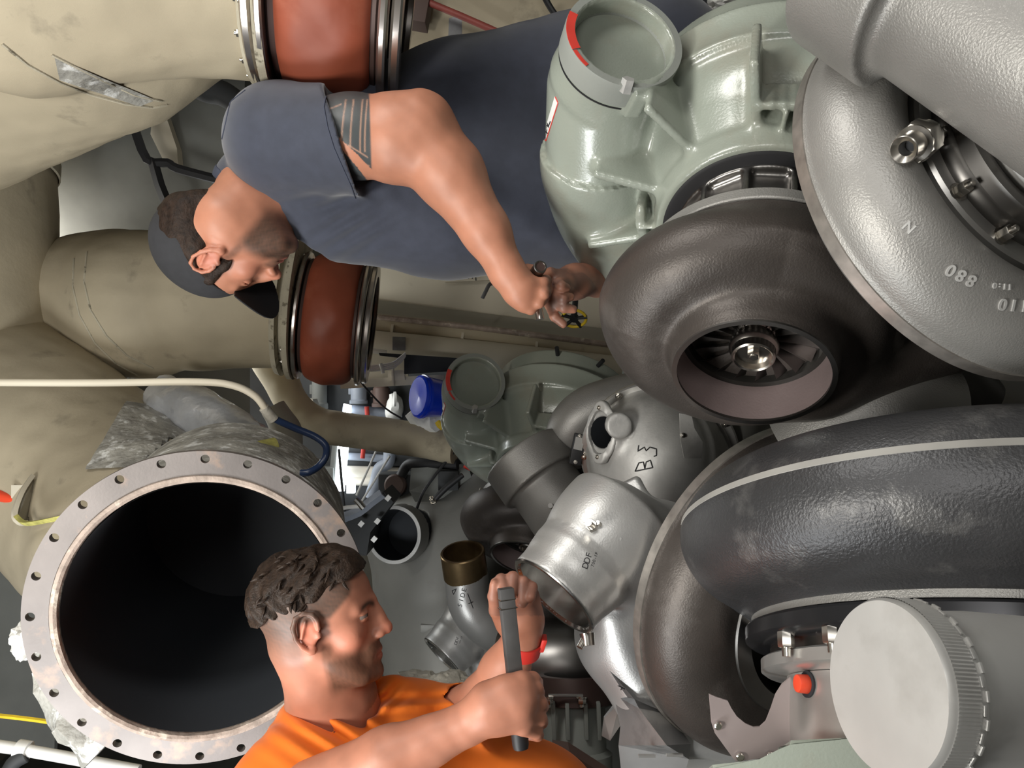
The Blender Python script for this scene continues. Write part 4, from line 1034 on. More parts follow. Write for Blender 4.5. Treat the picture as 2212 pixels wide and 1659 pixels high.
for nm, ln in (('pen_letter', [[(1372, 1018), (1410, 1010)], [(1372, 1018), (1380, 1000), (1390, 998), (1393, 1012)], [(1393, 1012), (1396, 998), (1405, 994), (1410, 1010)]]), ('pen_digit', [[(1380, 962), (1378, 975), (1392, 966), (1396, 974), (1404, 966), (1418, 970), (1418, 984), (1412, 986)]])):
    bm = strokes(tb, ln, .0016); obj(nm, bm, 'black_ink', b3)
gz = D(-.22, -.30, -.93).normalized(); gcn = P(1422, 988, 2.04)
bm = nbm(); lathe(bm, gcn, gz, [(-.03, .17), (-.03, .207), (-.004, .210), (0, .206), (0, .190), (.006, .187), (.006, .17)], 96, cap=False); obj('clamp_ring', bm, 'machined', b3, 'bright machined clamping ring')
for a in range(0, 360, 30):
    x, y, z = basis(gz); d_ = x*math.cos(math.radians(a))+y*math.sin(math.radians(a)); bm = nbm(); bolt(bm, gcn+d_*.198, gz, .008, .018); obj('ring_bolt', bm, 'nickel', b3)
# curved grey duct behind it, data plate and bracket
bm = nbm(); tube(bm, [P(1225, 985, 2.35), P(1232, 930, 2.3), P(1268, 890, 2.28), P(1330, 868, 2.28), P(1420, 850, 2.3)], [.07, .072, .074, .076, .08], 32, 8)
tag(obj('transfer_pipe', bm, 'cast_grey'), 'curved grey cast pipe looping behind the oval port of the B3 cover', 'pipe')
dp = thing('sensor_box', 'small black sensor box with a grey data plate left of the oval port', 'box', P(1250, 975, 2.05))
bm = nbm(); vbox(bm, 1236, 938, 1262, 1005, 2.08, .04, .003, 12); obj('housing', bm, 'rubber', dp)
bm = nbm(); vbox(bm, 1241, 945, 1260, 972, 2.076, .003, 0, 12); obj('data_plate', bm, 'machined', dp)
for y_ in (942, 998): bm = nbm(); bolt(bm, P(1252 if y_ == 942 else 1243, y_, 2.079), D(0, 0, -1), .004, .006); obj('screw', bm, 'nickel', dp)
bt = thing('mounting_tab', 'small pale steel mounting tab with a rivet under the rim of the dark outlet', 'bracket', P(1490, 935, 1.75))
bm = nbm(); plate(bm, [(1468, 893), (1494, 897), (1500, 925), (1518, 955), (1516, 990), (1478, 990), (1470, 950)], [1.72, 1.72, 1.74, 1.76, 1.78, 1.78, 1.75], .004); obj('plate', bm, 'cast_light', bt)
bm = nbm(); lathe(bm, P(1475, 940, 1.745), D(0, 0, -1), [(0, .007), (.004, .006), (.006, .0001)], 18, cap=False); obj('rivet', bm, 'nickel', bt)
bm = nbm(); vbox(bm, 1520, 915, 1690, 985, 2.0, .2, .01, -8)
tag(obj('grey_cover', bm, 'engine_grey'), 'grey painted cover seen through the gap below the dark outlet', 'cover')
bm = nbm(); tube(bm, [P(1740, 980, 1.4), P(1830, 920, 1.36), P(1920, 895, 1.34), P(2020, 905, 1.34)], [.10, .105, .105, .10], 32, 6)
tag(obj('rough_casting', bm, 'cast_grey'), 'rough pale grey casting edge showing above the big black volute', 'casting')
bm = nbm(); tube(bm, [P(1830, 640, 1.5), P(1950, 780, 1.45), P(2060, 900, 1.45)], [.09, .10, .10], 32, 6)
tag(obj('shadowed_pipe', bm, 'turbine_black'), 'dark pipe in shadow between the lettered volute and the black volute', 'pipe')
# ================================================================== people
def proj(p):
    q = p-A3(CAM); w = q@A3(AF); return 1106-FPX*(q@A3(AU))/w, 829.5-FPX*(q@A3(AX))/w, w
class Head:
    ear = 0.
    def __init__(s, O, Yd, Zd, sc=1.):
        s.O = Vector(O); s.Y = Vector(Yd).normalized(); Z = Vector(Zd); s.Z = (Z-s.Y*Z.dot(s.Y)).normalized(); s.X = s.Y.cross(s.Z); s.s = sc
        s.R = np.array([s.X, s.Y, s.Z])
    def p(s, x, y, z): return s.O+(s.X*x+s.Y*y+s.Z*z)*s.s
    def loc(s, P_): return ((P_-A3(s.O))@s.R.T)/s.s
    def ell(s, c, r): return f_ell(s.p(*c), np.array(r)*s.s, s.R)
    def e(s, t): return (t[0], t[1], t[2]+s.ear)
    def cone(s, a, b, r1, r2): return f_cone(s.p(*a), s.p(*b), r1*s.s, r2*s.s)
    def sph(s, c, r): return s.ell(c, (r, r, r))
    def build(s, F):
        k = s.s
        U(F, s.ell((0, -.012, .042), (.075, .098, .084)), .02)
        U(F, s.ell((0, .035, .045), (.062, .056, .06)), .03)
        U(F, s.ell((0, .035, -.03), (.057, .054, .075)), .03)
        U(F, s.cone((0, -.01, -.045), (0, .058, -.088), .045, .028), .03)
        U(F, s.sph((0, .087, -.099), .018), .02)
        for m in (-1, 1):
            U(F, s.cone((m*.053, -.002, -.03), (m*.026, .066, -.097), .018, .015), .022)
            U(F, s.sph((m*.043, .058, -.014), .020), .02)
            U(F, s.cone((m*.010, .091, .033), (m*.044, .071, .031), .008, .008), .014)
        U(F, s.ell((0, .083, -.056), (.030, .019, .028)), .016)
        for m in (-1, 1): U(F, s.ell((m*.034, .103, .014), (.018, .016, .0110)), .012, 's')
        for m in (-1, 1):
            for (zo, zs, rr_) in ((.0016, 1, .0151), (-.0030, -1, .0147)):
                U(F, both(s.sph((m*.0325, .0765, .0138), rr_), f_plane(s.p(m*.0325, .0765, .0138+zo), s.Z*-zs+s.Y*.10*zs)), .0015)
        U(F, s.cone((0, .0965, .026), (0, .1155, -.020), .0085, .0095), .012)
        U(F, s.ell((0, .094, -.012), (.0125, .021, .030)), .012)
        U(F, s.sph((0, .1175, -.0245), .0105), .008)
        for m in (-1, 1):
            U(F, s.ell((m*.0125, .104, -.029), (.008, .011, .0085)), .006)
            U(F, s.ell((m*.0062, .110, -.0375), (.0035, .006, .005)), .002, 's')
            U(F, s.cone((m*.022, .0835, -.063), (m*.003, .0985, -.0595), .0042, .0062), .007)
            U(F, s.cone((m*.020, .0835, -.0705), (0, .0965, -.0725), .0045, .0068), .007)
        for m in (-1, 1): U(F, s.cone((m*.023, .0905, -.0655), (0, .1055, -.0655), .0012, .0016), .003, 's')
        for m in (-1, 1):
            U(F, s.ell(s.e((m*.0775, -.008, .002)), (.0055, .019, .030)), .006)
            H = [(.012, .006), (.011, .020), (.004, .032), (-.010, .036), (-.023, .030), (-.029, .014), (-.026, -.006), (-.017, -.022), (-.006, -.032)]
            for (a, b), (c, d) in zip(H, H[1:]):
                fl = lambda y: m*(.0815+.006*max(0, (.012-y)/.04)); U(F, s.cone(s.e((fl(a), a, b)), s.e((fl(c), c, d)), .0040, .0040), .0025)
            U(F, s.sph(s.e((m*.080, -.002, -.031)), .0072), .004)
            U(F, s.sph(s.e((m*.079, .011, -.006)), .0055), .005)
            U(F, s.cone(s.e((m*.083, -.008, .022)), s.e((m*.085, -.017, -.006)), .0033, .003), .003)
            U(F, s.ell(s.e((m*.0875, -.004, .0)), (.006, .008, .012)), .003, 's')
def chain(F, pts, rad, k=.004, k0=None):
    for i, (a, b) in enumerate(zip(pts, pts[1:])):
        r1, r2 = (rad, rad) if not isinstance(rad, (list, tuple)) else (rad[i], rad[i+1])
        U(F, f_cone(a, b, r1, r2*.9999), (k0 if (i == 0 and k0 is not None) else k))
# ------------------------------------------------------------------ the capped man in navy
H1 = Head(P(482, 520, 1.56), D(.6, -.6, .5), D(-.79, -.475, .38), 1.02)
F = Field(); H1.build(F)
U(F, f_cone(H1.p(0, -.025, -.04), P(600, 405, 1.62), .066, .085), .03)
U(F, f_cone(P(560, 420, 1.64), P(700, 350, 1.66), .085, .12), .05)
U(F, f_cone(P(620, 305, 1.50), P(760, 295, 1.46), .075, .074), .03)
U(F, f_cone(P(760, 295, 1.46), P(860, 300, 1.42), .073, .078), .03)
U(F, f_cone(P(860, 300, 1.42), P(905, 282, 1.41), .080, .066), .02)
U(F, f_cone(P(905, 300, 1.42), P(970, 375, 1.42), .074, .064), .02)
U(F, f_cone(P(970, 375, 1.42), P(1050, 500, 1.42), .063, .043), .02)
U(F, f_cone(P(1050, 500, 1.42), P(1096, 588, 1.42), .043, .0325), .02)
U(F, f_ell(P(915, 248, 1.40), (.035, .035, .035)), .03)
# left fist
U(F, f_cone(P(1098, 590, 1.42), P(1126, 626, 1.415), .030, .031), .02)
U(F, f_cone(P(1122, 612, 1.42), P(1150, 624, 1.418), .025, .019), .015)
U(F, f_cone(P(1116, 632, 1.42), P(1133, 652, 1.42), .024, .020), .015)
kn = [(P(1174, 612, 1.415), P(1180, 606, 1.452), P(1152, 602, 1.478)), (P(1174, 633, 1.408), P(1182, 626, 1.446), P(1154, 620, 1.48)), (P(1164, 653, 1.412), P(1174, 645, 1.45), P(1146, 636, 1.485)), (P(1147, 668, 1.42), P(1158, 661, 1.455), P(1132, 650, 1.485))]
mids = [P(1138, 616, 1.415), P(1134, 628, 1.415), P(1128, 638, 1.42), P(1120, 645, 1.425)]
for (a, b, c), m_, r in zip(kn, mids, (.0115, .012, .0115, .0105)): chain(F, [m_, a, b, c], [.0135, r*1.02, r*.92, r*.85], .0025, .007)
chain(F, [P(1112, 596, 1.435), P(1138, 584, 1.455), P(1166, 582, 1.465)], [.016, .0115, .0095], .006, .012)
# right arm and grimy right hand behind
U(F, f_cone(P(1420, 590, 1.85), P(1290, 598, 1.66), .050, .040), .02)
U(F, f_cone(P(1290, 598, 1.66), P(1240, 610, 1.57), .040, .033), .02)
U(F, f_cone(P(1240, 608, 1.57), P(1200, 622, 1.52), .034, .030), .02)
chain(F, [P(1196, 632, 1.51), P(1186, 655, 1.49), P(1198, 684, 1.48), P(1217, 700, 1.48)], [.014, .0105, .0095, .008], .004, .012)
chain(F, [P(1206, 632, 1.51), P(1200, 652, 1.48), P(1218, 665, 1.47), P(1238, 668, 1.475)], [.014, .011, .0098, .0085], .004, .012)
chain(F, [P(1218, 622, 1.51), P(1204, 634, 1.475), P(1216, 644, 1.465), P(1232, 642, 1.475)], [.014, .011, .010, .0088], .004, .012)
chain(F, [P(1222, 610, 1.52), P(1206, 612, 1.47), P(1213, 618, 1.455), P(1224, 622, 1.465)], [.014, .0105, .0095, .008], .004, .012)
chain(F, [P(1216, 600, 1.53), P(1190, 590, 1.50), P(1176, 596, 1.49)], [.015, .011, .009], .004, .012)
F.post.append(lambda p, d: d+.0004*vnoise(p, 160, 2))
def m_beard1(v):
    q = H1.loc(v); r = np.linalg.norm(q, axis=1) < .2
    a = sstep(-q[:, 2], .045, .075)*sstep(q[:, 1], -.005, .02)*sstep(-q[:, 2], -1, 0)
    a = np.maximum(a, sstep(-q[:, 2], .03, .05)*sstep(q[:, 1], .068, .085)*.8)
    side = sstep(np.abs(q[:, 0]), .05, .06)*sstep(q[:, 1], .004, .014)*sstep(.03-q[:, 1], 0, .012)*sstep(.0-q[:, 2], -.02, 0)*.6
    return np.maximum(a, side)*r*sstep(q[:, 2], -.135, -.11)*(.92+.06*vnoise(v, 900, 5))
def m_red1(v):
    q = H1.loc(v); e = np.exp(-(((np.abs(q[:, 0])-.082)/.014)**2+((q[:, 1]+.005)/.03)**2+((q[:, 2])/.035)**2)); n = np.exp(-(((q-np.array((0, .115, -.025)))/.018)**2).sum(1)); c = np.exp(-(((np.abs(q[:, 0])-.045)/.03)**2+((q[:, 1]-.06)/.03)**2+((q[:, 2]+.02)/.03)**2))
    return .8*e+.6*n+.45*c
def m_lip(Hh):
    def fn(v): q = Hh.loc(v); return .8*np.exp(-((q[:, 0]/.02)**4+((q[:, 2]+.066)/.009)**4))*(q[:, 1] > .085)*(np.abs(q[:, 0]) < .024)
    return fn
def m_tattoo(v):
    x, y, w = proj(v); on = (w < 1.56)*sstep(x, 640, 644)*sstep(800+(y-210)*.03-x, 0, 4)*(y < 400)
    bx = 712+(y-285)*.98                                             # bare band that swings across the inner arm
    band = ((y > 282) & (np.abs(x-bx+((y-330)/60)**2*6) < 9+(y-285)*.06)).astype(float)
    return on*(1-band)
def m_tline(v):
    x, y, w = proj(v); o = 0
    for c, s, b in ((738, .10, 0), (757, .07, 0), (778, .05, 0), (788, .05, 0)):
        o = o+np.exp(-((x-(c-s*(y-290)+.0006*(y-270)**2-b))/1.5)**2)*((y < 330) & (y > 214))
    o = o+np.exp(-((y-(306+(x-740)*.62))/1.6)**2)*(x < 795)*(x > 752)+np.exp(-((y-(330+(x-740)*.5))/1.6)**2)*(x < 798)*(x > 765)
    o = o+np.exp(-((y-(238-(x-705)*.4))/1.4)**2)*(x < 738)
    return np.clip(o, 0, 1)*m_tattoo(v)*.75
def m_dirt1(v): x, y, w = proj(v); return sstep(x, 1176, 1196)*(.62+.35*vnoise(v, 120, 6))*(y > 560)+.25*sstep(x, 1120, 1160)*(y > 575)*(vnoise(v, 90, 3) > .2)
m1 = sdf_obj('person', F, .0029, 'skin_tan', attrs={'beard': m_beard1, 'red': m_red1, 'lip': m_lip(H1), 'tattoo': m_tattoo, 'skinline': m_tline, 'dirt': m_dirt1}, smooth=1)
tag(m1, 'man in black cap and navy T-shirt with tattooed upper arm, bending over the engine', 'person')
# T-shirt
F = Field()
U(F, f_cone(P(690, 340, 1.66), P(1000, 262, 1.74), .16, .165))
U(F, f_cone(P(1000, 262, 1.74), P(1420, 150, 1.84), .165, .175), .05)
U(F, f_cone(P(720, 430, 1.66), P(960, 438, 1.70), .135, .155), .06)
U(F, f_cone(P(960, 438, 1.70), P(1420, 420, 1.80), .155, .19), .06)
U(F, f_cone(P(612, 310, 1.56), P(660, 335, 1.66), .108, .125), .05)
U(F, f_cone(P(610, 400, 1.75), P(720, 420, 1.74), .11, .12), .05)
U(F, f_cone(P(560, 410, 1.64), P(640, 400, 1.66), .095, .12), .03)
sl = both(f_cone(P(606, 304, 1.52), P(850, 306, 1.45), .108, .104), f_plane(P(738, 300, 1.46), D(.95, .30, .05)))
U(F, sl, .03)
U(F, f_frus(P(712, 304, 1.487), P(940, 306, 1.424), .086, .089), .004, 's')
nkn = D(-.60, -.80, .10).normalized(); nko = P(565, 455, 1.6)
U(F, f_plane(nko, nkn), mode='i')
def folds1(p, d):
    x, y, w = proj(p)
    o = .0022*vnoise(p, 26, 11)+.0010*vnoise(p, 60, 12)
    m = np.exp(-(((x-760)/90)**2+((y-490)/55)**2)); o = o+m*.006*np.sin(((x-700)*.52+(y-440)*.85)*.16)
    m2 = np.exp(-(((x-660)/100)**2+((y-445)/30)**2)); o = o+m2*.002*np.sin(((x-700)*.25+(y-440)*.97)*.20)
    m3 = np.exp(-(((x-840)/80)**2+((y-430)/40)**2)); o = o+m3*.002*np.sin(((x-800)*.9-(y-440)*.4)*.10)
    o = o+.0035*np.exp(-((x-1150)/160)**2)*np.sin((x*.3+y*.9)*.03)
    return d+o
F.post.append(folds1)
ts = sdf_obj('t_shirt', F, .0042, 'navy_cloth', m1, 'navy blue short sleeved T-shirt', smooth=1)
tts = surf(ts)
bm = nbm()
F = Field()
U(F, f_cone(H1.p(0, -.025, -.055), P(625, 385, 1.63), .083, .112))
U(F, f_plane(nko+nkn*.0005, nkn), mode='i'); U(F, f_plane(nko-nkn*.022, -nkn), mode='i')
F2 = Field()
def ribfield():
    base = f_cone(P(560, 410, 1.64), P(640, 400, 1.66), .098, .123)
    a = f_plane(nko+nkn*.001, nkn); b = f_plane(nko-nkn*.020, -nkn); c = f_cone(P(560, 410, 1.64), P(640, 400, 1.66), .088, .113)
    return (lambda p: np.maximum(np.maximum(np.maximum(base[0](p), a[0](p)), b[0](p)), -c[0](p))), base[1], base[2]
U(F2, ribfield())
sdf_obj('collar', F2, .0028, 'navy_rib', ts, smooth=1)
for ln in ([[(704, 206), (700, 232), (708, 275), (722, 320), (742, 365), (758, 400), (768, 428)]], [[(480, 300), (498, 220), (530, 195)]]):
    bm = strokes(tts, ln, .0012); 
    if len(bm.verts): obj('seam', bm, 'navy_rib', ts)
    else: bm.free()
# trousers, below the frame's edge
F = Field(); hp_ = P(1400, 285, 1.83)
U(F, f_cone(hp_, hp_+Vector((.02, .02, -.12)), .172, .17))
for sx, sy in ((-.06, -.10), (.06, .12)):
    k_ = Vector((hp_.x+sx-.05, hp_.y+sy, .70)); U(F, f_cone(hp_+Vector((sx, sy, -.08)), k_, .11, .075), .05); U(F, f_cone(k_, Vector((k_.x+.06, k_.y, .28)), .075, .065), .03); U(F, f_cone(Vector((k_.x+.06, k_.y, .255)), Vector((k_.x-.10, k_.y, .25)), .052, .045), .02)
sdf_obj('trousers', F, .009, 'work_trousers', m1, 'dark work trousers', smooth=1)
# cap
F = Field()
U(F, H1.ell((0, -.012, .046), (.086, .109, .092)))
U(F, f_plane(H1.p(0, 0, .034), H1.p(0, .22, -1)-H1.p(0, 0, 0)), mode='i')
U(F, H1.ell((0, -.012, .040), (.080, .103, .087)), .0, 's')
F.post.append(lambda p, d: d+.0009*vnoise(p, 45, 21))
cp1 = sdf_obj('cap', F, .0026, 'cap_black', m1, 'plain black baseball cap', smooth=1)
F = Field(); bx = H1.p
tilt = (H1.Z*-.02+H1.Y).normalized(); bn_ = H1.X.cross(tilt)
U(F, f_ell(H1.p(0, .082, .048), (.078, .092, .009), np.array([H1.X, tilt, bn_])))
U(F, f_plane(H1.p(0, .080, .04), -H1.Y), mode='i')
def curl(p, d): q = H1.loc(p); return d
F.ops[0] = ((lambda p: (lambda q: (lambda x, y, z: np.maximum(np.sqrt((x/.078)**2+((y)/.108)**2)-1, (np.abs(z+(x/.078)**2*.020)-.0022)/.03)*.03)(q@A3(H1.X), q@A3(tilt), q@A3(bn_)))(p-A3(H1.p(0, .080, .050)))), A3(H1.p(0, .10, .05)), .14, 'u', 0)
sdf_obj('brim', F, .0022, 'cap_brim', cp1, 'stiff black brim', smooth=1)
# hair under the cap
F = Field()
U(F, H1.ell((0, -.016, .030), (.083, .106, .090)))
U(F, H1.cone((.0, -.085, .0), (0, -.070, -.055), .035, .020), .03)
U(F, f_plane(H1.p(0, 0, .045), H1.Z), mode='i')
U(F, f_plane(H1.p(0, .030, 0), H1.Y), mode='i')
U(F, f_plane(H1.p(0, -.02, -.036), -H1.Z+H1.Y*.5), mode='i')
for m in (-1, 1): U(F, H1.ell((m*.083, -.004, -.002), (.02, .024, .037)), .004, 's')
F.post.append(lambda p, d: d+.004*vnoise(p, 75, 31)+.0022*vnoise(p, 180, 32))
for m in (-1, 1): U(F, H1.cone((m*.071, .026, .04), (m*.068, .026, -.022), .010, .005), .004)
hr1 = sdf_obj('hair', F, .0024, 'hair_dark', m1, 'dark wavy hair below the cap')
# ratchet in his hands
rt = thing('ratchet_wrench', 'chrome socket ratchet gripped in the capped man\'s hands', 'wrench', P(1158, 630, 1.46))
bm = nbm(); sz = D(.25, .25, -.93).normalized(); cyl(bm, P(1156, 592, 1.445), P(1156, 592, 1.445)+sz*.034, .0125, .0125, 28, .0015); skt = obj('socket', bm, 'machined_dark', rt)
bm = nbm(); lathe(bm, P(1156, 592, 1.445)+sz*.0342, sz, [(0, .009), (.001, .0115), (.002, .0118), (.002, .0095), (.0, .0085)], 28, cap=False); obj('socket_rim', bm, 'polished', skt)
bm = nbm(); lathe(bm, P(1156, 592, 1.445)+sz*.0345, sz, [(0, .0001), (.0004, .009)], 24, cap=False); obj('drive_hole', bm, 'joint_dark', skt)
bm = nbm(); tube(bm, [P(1153, 590, 1.46), P(1158, 640, 1.455), P(1166, 690, 1.45)], [.010, .008, .009], 16, 4); obj('handle', bm, 'polished', rt)
# ------------------------------------------------------------------ the man in the orange T-shirt
H2 = Head(P(690, 1345, 1.345), D(.985, .10, .10), D(-.10, .99, -.04), .98); H2.ear = .010
F = Field(); H2.build(F)
U(F, f_cone(H2.p(0, -.030, -.03), P(714, 1500, 1.405), .062, .064), .018)
U(F, f_cone(P(716, 1500, 1.405), P(730, 1640, 1.45), .068, .12), .05)
U(F, f_cone(H2.p(0, .012, -.075), P(765, 1500, 1.40), .026, .040), .012)
# right forearm and hand, nearest
U(F, f_cone(P(600, 1752, 1.24), P(840, 1644, 1.22), .058, .050), .02)
U(F, f_cone(P(840, 1644, 1.22), P(1015, 1560, 1.215), .050, .031), .02)
U(F, f_cone(P(1015, 1560, 1.215), P(1062, 1530, 1.212), .031, .036), .015)
U(F, f_cone(P(1062, 1526, 1.212), P(1110, 1520, 1.208), .038, .036), .02)
U(F, f_cone(P(1090, 1495, 1.21), P(1128, 1510, 1.205), .024, .024), .015)
U(F, f_cone(P(1085, 1555, 1.215), P(1128, 1552, 1.212), .022, .022), .015)
kk = [((1132, 1494), (1158, 1490), (1158, 1500)), ((1138, 1518), (1166, 1520), (1158, 1528)), ((1138, 1545), (1166, 1552), (1156, 1556)), ((1132, 1570), (1158, 1582), (1148, 1584))]
for i, (a, b, c) in enumerate(kk):
    r = (.0125, .0128, .0122, .0108)[i]
    chain(F, [P(*a, 1.205), P(*b, 1.222), P(b[0]+4, b[1]+6, 1.262), P(c[0]-26, c[1], 1.275)], [.0145, r, r*.93, r*.84], .002, .006)
chain(F, [P(1098, 1490, 1.208), P(1128, 1470, 1.215), P(1150, 1468, 1.235), P(1160, 1474, 1.25)], [.019, .0145, .0125, .0105], .005, .014)
# left arm, its wrist and hand at the top of the bar
U(F, f_cone(P(960, 1560, 1.56), P(1055, 1510, 1.44), .052, .047), .02)
U(F, f_cone(P(1055, 1505, 1.44), P(1090, 1450, 1.40), .047, .042), .02)
U(F, f_cone(P(1090, 1450, 1.40), P(1128, 1375, 1.365), .043, .030), .02)
U(F, f_cone(P(1128, 1378, 1.365), P(1128, 1340, 1.35), .0305, .035), .015)
U(F, f_cone(P(1112, 1335, 1.36), P(1090, 1300, 1.36), .028, .022), .02)
U(F, f_cone(P(1138, 1340, 1.36), P(1136, 1290, 1.365), .030, .024), .015)
fz = [((1082, 1295), (1072, 1262), (1083, 1252), (1090, 1276), .0105), ((1098, 1295), (1098, 1254), (1108, 1248), (1104, 1283), .0112), ((1122, 1292), (1120, 1258), (1130, 1258), (1128, 1302), .0108), ((1142, 1292), (1140, 1264), (1150, 1268), (1146, 1292), .0095)]
for a, b, c, d, r in fz: chain(F, [P(*a, 1.365), P(*b, 1.345), P(*c, 1.318), P(*d, 1.295)], [.014, r*1.08, r, r*.88], .003, .012)
chain(F, [P(1092, 1345, 1.36), P(1072, 1318, 1.335), P(1067, 1288, 1.315), P(1068, 1262, 1.305)], [.018, .0125, .0105, .0085], .005, .014)
F.post.append(lambda p, d: d+.0004*vnoise(p, 160, 2))
def hmask(fn):
    def g(v): q = H2.loc(v); return fn(q, v)*(np.linalg.norm(q, axis=1) < .19)
    return g
def m_short(q, v):
    x, y, z = np.abs(q[:, 0]), q[:, 1], q[:, 2]
    back = sstep(-.012-y, 0, .016)*sstep(z, -.085, -.035)*(.5+.5*sstep(z, -.05, .02))
    tem = sstep(z-.020-.9*np.maximum(y-.030, 0), 0, .014)*sstep(.075-y, 0, .012)
    sb = sstep(.034-y, 0, .01)*sstep(y, .008, .016)*sstep(z, -.02, .01)*.7
    return np.maximum(np.maximum(back, tem), sb)*(.9+.06*vnoise(v, 900, 7))
def m_beard2(q, v):
    x, y, z = np.abs(q[:, 0]), q[:, 1], q[:, 2]
    jaw = np.maximum(sstep(-z, .030, .058)*sstep(y, .004, .022), .6*sstep(-z, .012, .03)*sstep(y, .006, .014)*sstep(.034-y, 0, .012))*sstep(z, -.135, -.105)
    mus = sstep(y, .078, .09)*sstep(-z, .036, .046)*sstep(.06-x, .02, .04)
    chin = sstep(y, .055, .075)*sstep(-z, .07, .085)
    return np.clip(.95*jaw+.7*mus+.6*chin, 0, .9)*(.9+.08*vnoise(v, 900, 9))
def m_brow(q, v):
    x, y, z = np.abs(q[:, 0]), q[:, 1], q[:, 2]
    return np.exp(-((z-.0315-.10*(x-.02)+.0018*((x-.03)/.01)**2)/.0055)**2)*sstep(x, .008, .014)*sstep(.052-x, 0, .008)*(y > .055)
def m_red2(q, v):
    e = np.exp(-(((np.abs(q[:, 0])-.082)/.012)**2+((q[:, 1]+.008)/.028)**2+((q[:, 2]-.01)/.036)**2)); n = np.exp(-(((q-np.array((0, .118, -.025)))/.016)**2).sum(1)); c = np.exp(-(((np.abs(q[:, 0])-.05)/.03)**2+((q[:, 1]-.055)/.03)**2+((q[:, 2]+.02)/.03)**2))
    return .85*e+.7*n+.4*c
def m_dirt2(v):
    x, y, w = proj(v); return ((y < 1330)*(x > 1040)*(.42+.35*vnoise(v, 150, 6)))+.12*(x > 800)*(y > 1480)*(.5+.5*vnoise(v, 60, 8))
m2 = sdf_obj('person', F, .0027, 'skin_fair', attrs={'shorthair': hmask(m_short), 'beard': hmask(m_beard2), 'brow': hmask(m_brow), 'red': hmask(m_red2), 'lip': m_lip(H2), 'dirt': m_dirt2}, smooth=1)
tag(m2, 'bearded young man in an orange T-shirt holding a long grey bar, in profile', 'person')
for m in (-1, 1):
    bm = nbm(); bmesh.ops.create_uvsphere(bm, u_segments=24, v_segments=16, radius=.0136*.98, matrix=Matrix.Translation(H2.p(m*.0325, .0765, .0138)))
    eo_ = obj('eye', bm, 'eye_white', m2)
    bm = nbm(); e = (H2.Y*.99-H2.Z*.04).normalized(); bmesh.ops.create_uvsphere(bm, u_segments=20, v_segments=12, radius=.0086, matrix=Matrix.Translation(H2.p(m*.0325, .0765, .0138)+e*.0052)); obj('iris', bm, 'eye_iris', eo_)
# hair on top
F = Field()
U(F, H2.ell((0, -.010, .050), (.077, .103, .088)))
U(F, H2.ell((0, .045, .088), (.056, .046, .036)), .03)
U(F, H2.ell((0, -.07, .055), (.062, .045, .055)), .03)
pl_ = (-H2.Z+H2.Y*.40).normalized()
U(F, f_plane(H2.p(0, -.09, .024), pl_), .015, 'i')
U(F, f_plane(H2.p(0, .100, 0), H2.Y), mode='i')
def waves(p, d):
    q = H2.loc(p); a = np.sin(q[:, 1]*150+5*np.sin(q[:, 2]*60+q[:, 0]*50)+q[:, 0]*60)
    return d+.0028*a*sstep(.05-q[:, 1], 0, .05)+.004*vnoise(p, 70, 41)+.0016*vnoise(p, 210, 42)
F.post.append(waves)
hr2 = sdf_obj('hair', F, .0022, 'hair_brown', m2, 'tousled brown hair, short at the sides')
rnd = random.Random(3); thr = surf(hr2)
for i in range(46):
    px, py = rnd.uniform(566, 740), rnd.uniform(1195, 1320)
    h, n = lay(thr, px, py, .001)
    if h is None: continue
    t0 = (H2.Y*rnd.uniform(-.9, .2)-H2.Z*rnd.uniform(.1, .9)+H2.X*rnd.uniform(-.3, .3)); t0 = (t0-n*t0.dot(n)).normalized(); b0 = n.cross(t0); L_ = rnd.uniform(.014, .026); s_ = rnd.choice((-1, 1))
    pts = [h+t0*L_*k/4+n*(.0035*math.sin(k*.78))+b0*s_*.006*(k/4)**2 for k in range(5)]
    bm = nbm(); tube(bm, pts, [.0006, .0022, .0026, .0018, .0004], 7, 3); obj('lock', bm, 'hair_brown', hr2)
# orange T-shirt
F = Field()
U(F, f_cone(P(695, 1640, 1.42), P(720, 1760, 1.45), .105, .16)); U(F, f_cone(P(722, 1770, 1.45), P(790, 2130, 1.5), .16, .17), .05); U(F, f_cone(P(560, 1760, 1.25), P(650, 1700, 1.32), .074, .09), .04)
U(F, f_cone(P(700, 1606, 1.40), P(850, 1620, 1.46), .075, .115), .05)
U(F, f_cone(P(850, 1585, 1.52), P(985, 1562, 1.54), .082, .062), .05)
U(F, f_cone(P(800, 1660, 1.47), P(1150, 1766, 1.5), .13, .122), .05); U(F, f_cone(P(1140, 1775, 1.5), P(860, 2120, 1.5), .12, .17), .10); U(F, f_cone(P(800, 1800, 1.48), P(1000, 1900, 1.5), .16, .16), .10)
U(F, f_cone(P(640, 1690, 1.30), P(720, 1700, 1.35), .085, .11), .05)
U(F, f_cone(P(722, 1536, 1.415), P(735, 1600, 1.44), .083, .11), .03)
U(F, both(f_cone(P(930, 1575, 1.54), P(1080, 1530, 1.46), .072, .066), f_plane(P(1022, 1500, 1.48), D(.92, .38, -.1))), .03)
U(F, f_cone(P(955, 1562, 1.55), P(1080, 1500, 1.43), .050, .058), .004, 's')
nz2 = D(.12, 1, -.05).normalized()
U(F, f_plane(P(716, 1503, 1.41), D(.10, 1, -.05)), .01, 'i') if False else None
U(F, f_cone(H2.p(0, -.02, -.03), P(716, 1506, 1.405), .0735, .0735), .012, 's')
U(F, f_cone(P(806, 1452, 1.40), P(745, 1510, 1.40), .045, .062), .02, 's')
U(F, f_cone(P(842, 1480, 1.47), P(905, 1530, 1.52), .018, .05), .03)
